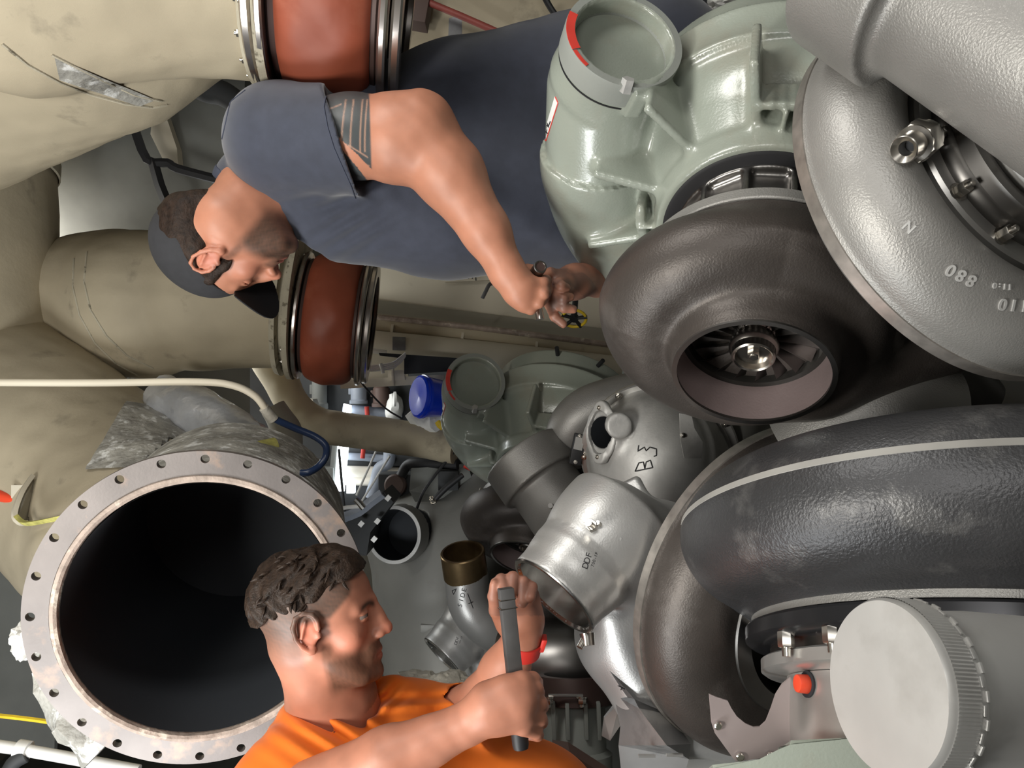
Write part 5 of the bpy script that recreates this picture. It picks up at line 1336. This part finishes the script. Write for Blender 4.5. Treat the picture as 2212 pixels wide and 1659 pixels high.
def folds2(p, d):
    x, y, w = proj(p)
    o = .002*vnoise(p, 30, 51)+.0009*vnoise(p, 70, 52)
    m = np.exp(-(((x-720)/110)**2+((y-1590)/60)**2)); o = o+m*.007*np.sin((-(x-700)*.55+(y-1500)*.84)*.135)
    m3 = np.exp(-(((x-900)/110)**2+((y-1520)/26)**2)); o = o+m3*.005*np.sin(((y-1500)+(x-850)*.05)*.17)
    m4 = np.exp(-(((x-830)/40)**2+((y-1500)/40)**2)); o = o+m4*.005*np.sin(((x-830)*.7+(y-1500)*.7)*.2)
    return d+o
F.post.append(folds2)
t2 = sdf_obj('t_shirt', F, .0038, 'orange_cloth', m2, 'bright orange T-shirt', smooth=1)
F = Field(); hq_ = P(800, 2160, 1.5)
U(F, f_cone(hq_+Vector((.06, 0, 0)), hq_+Vector((-.06, 0, -.08)), .172, .17))
for sy in (-.11, .11):
    k_ = Vector((hq_.x+.02, hq_.y+sy, 1.42)); U(F, f_cone(hq_+Vector((-.03, sy, -.06)), k_, .11, .08), .05); U(F, f_cone(k_, Vector((k_.x-.06, k_.y, 1.03)), .08, .065), .03); U(F, f_cone(Vector((k_.x-.06, k_.y, 1.005)), Vector((k_.x+.10, k_.y, 1.0)), .052, .045), .02)
sdf_obj('trousers', F, .009, 'work_trousers', m2, 'dark work trousers', smooth=1)
# red wrist strap
wa = (P(1128, 1340, 1.35)-P(1100, 1430, 1.39)).normalized(); wc = P(1126, 1388, 1.372)
bm = nbm(); lathe(bm, wc, wa, [(-.015, .035), (-.014, .0385), (.013, .0375), (.014, .034)], 64, cap=False)
wt = obj('wrist_strap', bm, 'watch_red', m2, 'red perforated wrist strap')
x, y, z = basis(wa)
bm = nbm(); q = wc+D(.036, 0, 0); box(bm, wc+D(.038, 0, -.004), D(0, 0, 1), wa, D(1, 0, 0), .036, .030, .010, .003); obj('watch_case', bm, 'watch_red', wt)
tw = surf(wt)
for i in range(4):
    h, n = lay(tw, 1123+i*6, 1388, .0004)
    if h: bm = nbm(); lathe(bm, h, n, [(0, .0001), (.0003, .0015)], 10, cap=False); obj('strap_hole', bm, 'joint_dark', wt)
# the grey bar
ba = thing('torque_bar', 'long dark grey bar with wire clips and black rubber end, in the orange man\'s hands', 'tool', P(1110, 1450, 1.24))
b0, b1 = P(1092, 1270, 1.262), P(1116, 1500, 1.245); bz = (b1-b0).normalized(); bx_ = D(1, .07, .25); bx_ = (bx_-bz*bx_.dot(bz)).normalized(); by_ = bz.cross(bx_)
bm = nbm(); box(bm, (b0+P(1120, 1540, 1.24))/2, bx_, by_, bz, .0245, .022, (P(1120, 1540, 1.24)-b0).length, .0022); obj('bar_body', bm, 'tool_grey', ba)
bm = nbm(); e0 = P(1118, 1545, 1.24); lathe(bm, e0, bz, [(-.01, .012), (0, .0145), (.046, .0135), (.052, .012), (.0525, .0001)], 32, cap=False); obj('rubber_end', bm, 'rubber', ba)
for t, w in ((.018, 1.0), (.032, 1.08)):
    bm = nbm(); c = b0+bz*t; a = .0126*w; b = .0116
    tube(bm, [c-bx_*a+by_*b, c-bx_*a-by_*b, c+bx_*a-by_*b, c+bx_*a+by_*b, c-bx_*a+by_*b], .0011, 8, 1); obj('wire_clip', bm, 'polished', ba)
for t, s_ in ((.082, .3), (.075, -.4), (.13, -.5), (.165, -.45)):
    bm = nbm(); c = b0+bz*t-by_*.0112*(1 if by_.dot(AF) > 0 else -1)+bx_*.012*s_; box(bm, c, bx_, by_, bz, .006, .001, .0016); obj('worn_spot', bm, 'nickel', ba)
# ================================================================== far side of the compartment, seen between the two men
# beige bulkhead with its girder, pipe and tray
bm = nbm(); prism(bm, [P(760, 380, 3.9), P(1560, 470, 3.9), P(1560, 820, 3.9), P(760, 660, 3.9)], D(0, 0, .05))
struct(obj('wall_beyond', bm, 'beige_paint', smooth=False), 'light beige painted bulkhead panel beyond the engine')
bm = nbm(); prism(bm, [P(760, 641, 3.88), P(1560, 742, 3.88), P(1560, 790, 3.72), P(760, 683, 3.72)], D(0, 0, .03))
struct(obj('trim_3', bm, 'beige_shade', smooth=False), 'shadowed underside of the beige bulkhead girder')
gp = thing('bracketed_pipe', 'long beige pipe in welded saddles running along the shadowed girder', 'pipe', P(1030, 715, 3.6))
bm = nbm(); tube(bm, [P(740, 690, 3.6), P(1030, 722, 3.6), P(1340, 762, 3.6)], S(21, 3.6), 24, 3); obj('pipe', bm, 'lagging', gp)
for x in (850, 1000, 1158): 
    y = 700+(x-760)*.118
    bm = nbm(); lathe(bm, P(x, y+3, 3.6), D(.99, -.12, 0), [(-.006, S(20, 3.6)), (-.006, S(24, 3.6)), (.006, S(24, 3.6)), (.006, S(20, 3.6))], 24, cap=False); obj('saddle', bm, 'beige_paint', gp)
bm = nbm(); tube(bm, [P(740, 677, 3.56), P(1030, 708, 3.56), P(1340, 748, 3.56)], .014, 10, 2)
tag(obj('rusty_conduit', bm, 'rusty_lip'), 'thin rusty purple conduit along the edge of the shadowed girder', 'conduit')
bm = nbm(); tube(bm, [P(740, 738, 3.55), P(1030, 765, 3.55), P(1340, 800, 3.55)], S(30, 3.55), 24, 3)
wp = obj('wide_pipe', bm, 'beige_paint'); tag(wp, 'wide smooth beige pipe with a grey nameplate, under the bracketed pipe', 'pipe')
tw_ = surf(wp)
bm = decal(tw_, [(848, 728), (876, 729), (876, 757), (848, 756)], 3, 4, .003); obj('nameplate', bm, 'grey_plate', wp, 'grey metal nameplate')
bm = nbm(); 
for k in range(4): strokes(tw_, [[(853+k*6, 732), (853+k*6, 753)]], .0011, bm)
obj('nameplate_text', bm, 'cast_light', wp)
# cable tray with looped cables
ct = thing('cable_tray', 'cream steel cable tray with white looped cables, right of the far red joint', 'cable tray', P(830, 800, 3.3))
bm = nbm(); vbox(bm, 745, 762, 880, 832, 3.5, .02, 0, -5); obj('back_panel', bm, 'beige_paint', ct)
bm = nbm(); vbox(bm, 735, 815, 960, 834, 3.35, .02, 0, -3); obj('lower_flange', bm, 'pale_pipe', ct)
bm = nbm(); vbox(bm, 838, 800, 874, 822, 3.33, .02, 0, -4); obj('gusset', bm, 'pale_pipe', ct)
bm = nbm(); vbox(bm, 846, 790, 850, 833, 3.31, .03, 0, -2); obj('rib', bm, 'pale_pipe', ct)
for k in range(4):
    bm = nbm(); o = k*4
    tube(bm, [P(740, 799-o*.9, 3.28), P(800, 801-o*.9, 3.28), P(845, 796-o, 3.28), P(866, 782-o, 3.28), P(876, 768-o*.5, 3.28)], .0035, 8, 5); obj('cable', bm, 'white_paint', ct)
bm = nbm(); tube(bm, [P(779, 764, 3.3), P(786, 788, 3.3), P(792, 790, 3.3)], .006, 8, 2); obj('hook', bm, 'white_paint', ct)
bm = nbm(); tube(bm, [P(740, 752, 3.4), P(800, 757, 3.4), P(835, 762, 3.4)], .011, 8, 2); obj('light_bar', bm, 'white_paint', ct)
bm = nbm(); tube(bm, [P(822, 785, 3.27), P(828, 806, 3.27)], .007, 8, 1); obj('cable_tie', bm, 'white_paint', ct)
bm = nbm(); prism(bm, [P(818, 762, 3.3), P(850, 764, 3.3), P(1000, 774, 3.3), P(1000, 800, 3.3), P(873, 808, 3.3), P(873, 774, 3.3), P(820, 768, 3.3)], D(0, 0, .05))
tag(obj('black_bracket', bm, 'soot', smooth=False), 'matt black plate bracket under the wide beige pipe', 'bracket')
bm = nbm(); tube(bm, [P(766, 806, 3.2), P(785, 832, 3.2), P(830, 880, 3.22), P(870, 905, 3.22)], .004, 8, 3)
tag(obj('drop_cable', bm, 'rubber'), 'thin black cable slanting down from the far red joint', 'cable')
# blue wrapped cap and yellow tab
bl = thing('blue_wrapped_cap', 'bright blue plastic film stretched over a round pipe end beside the far green inlet', 'cover', P(918, 852, 3.1))
bz3 = D(-.82, .10, -.56).normalized(); bc = P(905, 856, 3.02)
bm = nbm(); lathe(bm, bc, bz3, [(-.16, .060), (-.10, .072), (-.045, .080), (-.02, .086), (-.012, .083), (0, .083), (.006, .075), (.003, .04), (.0, .0001)], 48, cap=False)
for v in bm.verts: v.co += D(0, 1, 0)*.003*noise.noise(v.co*25)
obj('film', bm, 'blue_film', bl)
bm = nbm(); lathe(bm, bc-bz3*.016, bz3, [(-.006, .082), (-.005, .0875), (.005, .0875), (.006, .082)], 48, cap=False); obj('tape_ring', bm, 'blue_film', bl)
bm = nbm(); tube(bm, [P(944, 910, 2.9), P(950, 918, 2.9), P(957, 926, 2.9)], [.010, .013, .010], 12, 2)
tag(obj('yellow_tag', bm, 'yellow'), 'small yellow tab beside the rim of the far green casing', 'tag')
bm = nbm(); tube(bm, [P(900, 880, 3.15), P(925, 912, 3.15), P(945, 915, 3.1)], [.05, .055, .04], 16, 3, disp=.02, dscale=20)
tag(obj('white_wrapping', bm, 'white_cloth'), 'crumpled white wrapping below the blue wrapped cap', 'wrapping')
# insulated crossover pipe
bm = nbm(); tube(bm, [P(560, 740, 3.3), P(600, 810, 3.28), P(632, 868, 3.26), P(672, 905, 3.24), P(720, 925, 3.22), P(800, 935, 3.2), P(900, 950, 3.16), P(985, 968, 3.12)], [.075, .075, .07, .07, .072, .073, .072, .068], 40, 8, disp=.006, dscale=9)
tag(obj('lagged_crossover_pipe', bm, 'lagging'), 'grey beige insulated pipe bending across the gap between the red joint and far green casing', 'pipe')
bm = nbm(); tube(bm, [P(590, 880, 3.0), P(612, 915, 3.0), P(622, 950, 3.0), P(620, 1000, 3.0), P(600, 1040, 3.0)], [.05, .055, .055, .05, .045], 24, 5, disp=.008)
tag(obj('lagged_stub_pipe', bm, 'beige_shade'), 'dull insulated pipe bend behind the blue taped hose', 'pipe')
# far machinery
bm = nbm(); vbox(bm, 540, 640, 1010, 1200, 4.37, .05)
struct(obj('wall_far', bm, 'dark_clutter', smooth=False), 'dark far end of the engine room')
lt = thing('fluorescent_light', 'glowing white fluorescent tube light standing upright in the background', 'light', P(738, 1000, 4.3))
bm = nbm(); prism(bm, [P(730, 955, 4.28), P(752, 957, 4.28), P(742, 1062, 4.28), P(722, 1060, 4.28)], D(0, 0, .03)); obj('tube', bm, 'tube_glow', lt)
bm = nbm(); prism(bm, [P(742, 872, 4.28), P(757, 876, 4.28), P(756, 902, 4.28), P(739, 900, 4.28)], D(0, 0, .03)); obj('upper_tube', bm, 'tube_glow', lt)
bm = nbm(); prism(bm, [P(718, 955, 4.29), P(729, 956, 4.29), P(720, 1062, 4.29), P(708, 1060, 4.29)], D(0, 0, .09)); obj('housing', bm, 'dull_grey', lt)
bm = nbm(); vbox(bm, 748, 1042, 766, 1066, 4.25, .03, .004); obj('end_lamp', bm, 'tube_glow', lt)
def pump(px, py, d, r, h, mat, label):
    t = thing('pump_motor', label, 'motor', P(px, py, d)); a = D(0, -1, 0)
    bm = nbm(); lathe(bm, P(px, py, d)-a*h/2, a, [(-.03, .0001), (-.03, r*.5), (0, r*.6), (.02, r), (h*.8, r), (h*.85, r*1.15), (h, r*1.15), (h, .0001)], 24, cap=False); obj('motor_body', bm, mat, t)
    bm = nbm(); box(bm, P(px, py, d)-a*h*.1+D(-1, 0, 0)*r, D(1, 0, 0), D(0, 1, 0), D(0, 0, 1), r*.5, h*.3, r*.8, .004); obj('terminal_box', bm, mat, t)
pump(775, 850, 4.3, S(17, 4.3), S(44, 4.3), 'blue_grey_paint', 'blue grey pump motor right of the tube light\'s upper end')
pump(824, 855, 4.3, S(18, 4.3), S(48, 4.3), 'brown_box', 'brown pump motor between the blue grey motor and the white valve')
pump(690, 848, 4.32, S(16, 4.3), S(70, 4.3), 'dull_grey', 'dull grey motor below the far red joint')
vl = thing('valve', 'white painted valve with handwheel left of the blue wrapped cap', 'valve', P(852, 880, 4.2))
bm = nbm(); tube(bm, [P(848, 850, 4.2), P(853, 872, 4.2), P(850, 895, 4.2), P(852, 912, 4.2)], [.02, .045, .045, .025], 16, 5, disp=.012, dscale=20); obj('valve_body', bm, 'white_paint', vl)
bm = nbm(); bmesh.ops.create_cone(bm, cap_ends=True, segments=20, radius1=.04, radius2=.04, depth=.012, matrix=Matrix.Translation(P(853, 862, 4.1))); obj('handwheel', bm, 'white_paint', vl)
for i, (a, b, r, m_, lb) in enumerate((
    ((742, 884), (870, 894), .030, 'blue_grey_paint', 'upper blue grey horizontal pipe behind the insulated crossover pipe'),
    ((742, 985), (850, 992), .022, 'blue_grey_paint', 'lower thin blue grey pipe right of the tube light'),
    ((742, 1019), (865, 1023), .036, 'pale_pipe', 'upper cream pipe crossing the lower end of the tube light'),
    ((660, 1034), (812, 1038), .032, 'pale_pipe', 'lower cream pipe crossing the lower end of the tube light'))):
    bm = nbm(); tube(bm, [P(*a, 4.35), P(*b, 4.35)], r, 16, 1); tag(obj('background_pipe', bm, m_), lb, 'pipe', 'pipes in the far end of the engine room')
bm = nbm(); tube(bm, [P(842, 976, 4.3), P(838, 1000, 4.3), P(820, 1012, 4.3), P(812, 1040, 4.3), P(800, 1075, 4.3)], .035, 16, 5); tag(obj('background_pipe', bm, 'blue_grey_paint'), 'S bent pale grey pipe behind the black junction boxes', 'pipe', 'pipes in the far end of the engine room')
for (x0, y0, x1, y1) in ((792, 878, 794, 905), (785, 970, 783, 990)):
    bm = nbm(); tube(bm, [P(x0, y0, 4.3), P(x1, y1, 4.3)], .013, 10, 1); tag(obj('red_pipe', bm, 'red_paint'), 'short red pipe %s the insulated crossover pipe' % ('above' if y0 < 900 else 'below'), 'pipe')
for a, b, lb in (((818, 962), (770, 1070), 'left one of two thin steel stays crossing the background pipes'), ((842, 985), (780, 1085), 'right one of two thin steel stays crossing the background pipes')):
    bm = nbm(); tube(bm, [P(*a, 3.5), P(*b, 3.5)], .005, 8, 1); tag(obj('steel_stay', bm, 'cast_light'), lb, 'stay')
bm = nbm(); tube(bm, [P(732, 970, 3.6), P(738, 1040, 3.6), P(745, 1110, 3.6)], .006, 8, 2); tag(obj('black_cable', bm, 'rubber'), 'thin black cable hanging in front of the fluorescent tube', 'cable')
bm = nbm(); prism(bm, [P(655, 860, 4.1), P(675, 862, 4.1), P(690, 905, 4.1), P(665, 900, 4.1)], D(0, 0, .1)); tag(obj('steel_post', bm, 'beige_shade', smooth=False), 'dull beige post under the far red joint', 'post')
bm = nbm(); vbox(bm, 620, 1010, 720, 1090, 4.27, .1, .01); tag(obj('background_unit', bm, 'dull_grey'), 'dark grey machine housing left of the tube light', 'machine')
# dark machinery in the middle
jb = thing('junction_box', 'black electrical box with a round gland under the insulated crossover pipe', 'box', P(850, 1040, 2.9))
bm = nbm(); vbox(bm, 816, 1024, 888, 1088, 3.3, .12, .012); obj('box_body', bm, 'dark_clutter', jb)
bm = nbm(); lathe(bm, P(856, 1048, 3.29), D(-.2, .1, -1), [(0, S(24, 3.3)), (.02, S(24, 3.3)), (.026, S(20, 3.3)), (.026, .0001)], 28, cap=False); obj('gland_cover', bm, 'brown_box', jb)
bm = nbm(); tube(bm, [P(866, 1028, 3.25), P(880, 1005, 3.25), P(905, 1000, 3.22), P(990, 1004, 3.15)], .022, 14, 5); tag(obj('black_cable_bundle', bm, 'rubber'), 'thick black cable bundle arching from the black electrical box', 'cable')
bm = nbm(); prism(bm, [P(888, 1012, 3.2), P(1010, 1002, 3.15), P(1018, 1030, 3.15), P(958, 1075, 3.15), P(905, 1100, 3.2), P(884, 1060, 3.2)], D(0, 0, .15)); tag(obj('slate_cover', bm, 'dull_grey', smooth=False), 'slate grey cover plate right of the black electrical box', 'cover')
bm = nbm(); vbox(bm, 946, 1018, 990, 1060, 3.12, .08, .004); tag(obj('black_relay', bm, 'dark_clutter'), 'small black block on the slate grey cover', 'box')
bm = nbm(); tube(bm, [P(985, 970, 3.1), P(945, 1020, 3.1), P(915, 1062, 3.1), P(900, 1100, 3.1)], .006, 8, 4); tag(obj('black_cable', bm, 'rubber'), 'thin black cable running down beside the far green casing', 'cable')
bm = nbm(); tube(bm, [P(1004, 1000, 3.05), P(1022, 1004, 3.05), P(1042, 996, 3.05)], [.02, .026, .02], 14, 3); tag(obj('red_hose_end', bm, 'red_paint'), 'dark red hose end under the far green casing', 'hose')
bm = nbm(); tube(bm, [P(940, 1078, 3.0), P(965, 1052, 3.0), P(1000, 1026, 3.0)], [.011, .013, .010], 14, 2); tag(obj('sensor_cable', bm, 'rubber'), 'short black sensor lead ending at the shiny stud', 'cable')
wl = thing('winch_frame', 'black hydraulic block with pale slots between the flange ring and the round port', 'machine', P(800, 1110, 2.8))
bm = nbm(); prism(bm, [P(748, 1130, 2.8), P(828, 1062, 2.75), P(850, 1085, 2.78), P(800, 1150, 2.8), P(792, 1200, 2.85), P(768, 1190, 2.85)], D(.0, 0, .2)); obj('frame', bm, 'dark_clutter', wl)
for (x, y) in ((838, 1076), (780, 1132), (815, 1126), (808, 1165)):
    bm = nbm(); vbox(bm, x-5, y-6, x+5, y+6, 2.735, .01, 0, 40); obj('pale_slot', bm, 'cast_light', wl)
bm = nbm(); tube(bm, [P(712, 1104, 2.7), P(750, 1096, 2.7), P(776, 1094, 2.7)], .007, 10, 2); obj('lever', bm, 'white_paint', wl)
bm = nbm(); tube(bm, [P(742, 1118, 2.75), P(775, 1105, 2.75), P(800, 1085, 2.75), P(826, 1066, 2.75)], .018, 4, 2); obj('bar', bm, 'blue_grey_paint', wl)
bm = nbm(); tube(bm, [P(768, 1078, 2.7), P(775, 1085, 2.7), P(786, 1098, 2.7)], .012, 10, 2); obj('shackle', bm, 'nickel', wl)
# handwheel and lever near the capped man's hands
hw = thing('gate_valve', 'small yellow and black valve handwheel beyond the capped man\'s hands', 'valve', P(1240, 688, 3.0))
hwz = D(-.1, -.75, -.6).normalized(); hcn = P(1240, 688, 3.0); x, y, z = basis(hwz, D(1, 0, 0))
bm = nbm(); tube(bm, [hcn+(x*math.cos(2*math.pi*i/24)+y*math.sin(2*math.pi*i/24))*.047 for i in range(25)], .006, 10, 1); obj('rim', bm, 'yellow', hw)
bm = nbm(); cyl(bm, hcn-z*.012, hcn+z*.006, .017); obj('hub', bm, 'rubber', hw)
for k in range(5):
    a = 2*math.pi*k/5+.3; bm = nbm(); tube(bm, [hcn, hcn+(x*math.cos(a)+y*math.sin(a))*.052], [.006, .0085], 8, 1); obj('spoke', bm, 'rubber', hw)
bm = nbm(); cyl(bm, hcn-z*.012, hcn-z*.11, .012); obj('stem', bm, 'rubber', hw)
bm = nbm(); tube(bm, [P(1072, 612, 3.6), P(1058, 614, 3.58), P(1050, 628, 3.56), P(1042, 644, 3.55)], .009, 10, 3)
tag(obj('valve_lever', bm, 'grey_plate'), 'bent grey lever on the beige bulkhead left of the capped man\'s fist', 'lever')
tb_ = surf(bpy.data.objects['wall_beyond'])
lbm = []
for k, ch in enumerate('TITLUM'):
    pass
bm = nbm(); vbox(bm, 960, 560, 1110, 606, 3.86, .02, 0, -3); st_ = obj('stencil_board', bm, 'beige_paint'); tag(st_, 'beige stencilled board mostly hidden behind the navy shirt', 'sign')
for (x, y, h) in ((972, 598, 6), (984, 598, 10), (994, 596, 12), (1000, 598, 10), (1012, 600, 10), (1020, 600, 10), (1028, 604, 6)):
    bm = nbm(); vbox(bm, x-1.2, y-h, x+1.2, y+2, 3.852, .002, 0, -3); obj('stencil_mark', bm, 'black_ink', st_)
# machinery at the foot of the frame right of the orange shirt
fb = thing('bearing_block', 'grey green bolted bearing block right of the orange shirt at the bottom', 'machine part', P(1240, 1560, 2.1))
bm = nbm(); tube(bm, [P(1100, 1440, 2.3), P(1230, 1435, 2.25), P(1330, 1420, 2.3)], [.13, .14, .12], 32, 4); obj('dark_cylinder', bm, 'machined_dark', fb)
bm = nbm(); lathe(bm, P(1238, 1490, 2.1), D(0, -1, -.25), [(-.04, .08), (-.04, .105), (-.01, .112), (.03, .112), (.035, .08)], 48, cap=False); obj('black_band', bm, 'joint_dark', fb)
bm = nbm(); lathe(bm, P(1240, 1515, 2.1), D(0, -1, -.25), [(0, .0001), (0, .085), (.12, .085), (.13, .10), (.20, .10), (.2, .0001)], 40, cap=False); obj('green_block', bm, 'green_dull', fb)
for x in (1192, 1222, 1262, 1290):
    bm = nbm(); vbox(bm, x, 1520, x+9, 1600, 1.985, .02, .003, -2); obj('rib', bm, 'green_dull', fb)
for x in (1185, 1256):
    bm = nbm(); bolt(bm, P(x, 1505, 1.98), D(0, -1, -.3), .012, .025); obj('cap_bolt', bm, 'nickel', fb)
bm = nbm(); box(bm, P(1222, 1502, 1.975), D(1, 0, 0), D(0, 1, 0), D(0, 0, 1), .09, .005, .008, .001); obj('lock_strip', bm, 'machined', fb)
bm = nbm(); prism(bm, [P(1195, 1620, 1.75), P(1230, 1625, 1.72), P(1330, 1690, 1.65), P(1250, 1720, 1.7)], D(0, 0, .05)); tag(obj('rusty_plate', bm, 'brown_box', smooth=False), 'dark rusty plate edge right of the orange shirt hem', 'plate')
bm = nbm(); prism(bm, [P(1325, 1525, 1.62), P(1338, 1520, 1.6), P(1345, 1560, 1.58), P(1318, 1600, 1.6), P(1300, 1590, 1.62), P(1305, 1550, 1.62)], D(0, 0, .006)); mt_ = obj('thin_bracket', bm, 'sheet_silver', smooth=False); tag(mt_, 'small dull steel bracket left of the folded heat shield', 'bracket')
# rags and a glove by the far compressor
def clump(name, px, py, d, rx, ry, rz, mat, label, cat, seed=0):
    bm = nbm(); bmesh.ops.create_icosphere(bm, subdivisions=4, radius=1)
    for v in bm.verts:
        n = v.co.copy(); q = n*2.2+Vector((seed, 0, 0)); v.co = P(px, py, d)+(D(1, 0, 0)*n.x*rx+D(0, 1, 0)*n.y*ry+D(0, 0, 1)*n.z*rz)*(1+.22*noise.noise(q)+.14*noise.noise(q*3)+.06*noise.noise(q*8))
    return tag(obj(name, bm, mat), label, cat)
clump('cotton_rag', 975, 1478, 2.0, .055, .032, .05, 'rag', 'crumpled beige rag tucked under the far silver outlet', 'rag', 1)
clump('cotton_rag', 900, 1470, 2.05, .06, .024, .05, 'rag', 'flat crumpled beige rag behind the beard of the man in orange', 'rag', 5)
bm = nbm(); tube(bm, [P(1030, 1462, 1.95), P(1036, 1478, 1.95), P(1040, 1496, 1.95)], [.004, .010, .004], 12, 3); tag(obj('white_cable_tie', bm, 'white_paint'), 'small white plastic tip between the two rags and the forearm', 'tie')
# pieces visible at the top right beyond the near green casing
bm = nbm(); prism(bm, [P(1475, -20, 2.0), P(1512, -20, 2.0), P(1490, 45, 2.0), P(1458, 52, 2.0)], D(0, 0, .03)); tag(obj('white_post', bm, 'white_paint', smooth=False), 'bright white painted post at the top edge right of the near green inlet', 'post')
bm = nbm(); tube(bm, [P(1512, 18, 2.0), P(1532, 18, 2.0), P(1540, 0, 2.0), P(1548, -20, 2.0)], .005, 8, 3); tag(obj('white_rope', bm, 'white_cloth'), 'white cord knotted beside the white post at the top edge', 'rope')
clump('white_bundle', 1600, 8, 2.0, .08, .03, .06, 'white_cloth', 'white cloth bundle showing above the near green casing', 'cloth', 3)
bm = nbm(); bmesh.ops.create_uvsphere(bm, u_segments=32, v_segments=20, radius=.075, matrix=Matrix.Translation(P(1740, 40, 1.75))); tag(obj('grey_dome', bm, 'white_paint'), 'pale grey rounded housing above the right end of the near green casing', 'housing')
bm = nbm(); vbox(bm, 1500, -60, 1780, 60, 2.4, .05); tag(obj('dark_panel', bm, 'soot', smooth=False), 'black panel behind the white post and cloth at the top edge', 'panel')
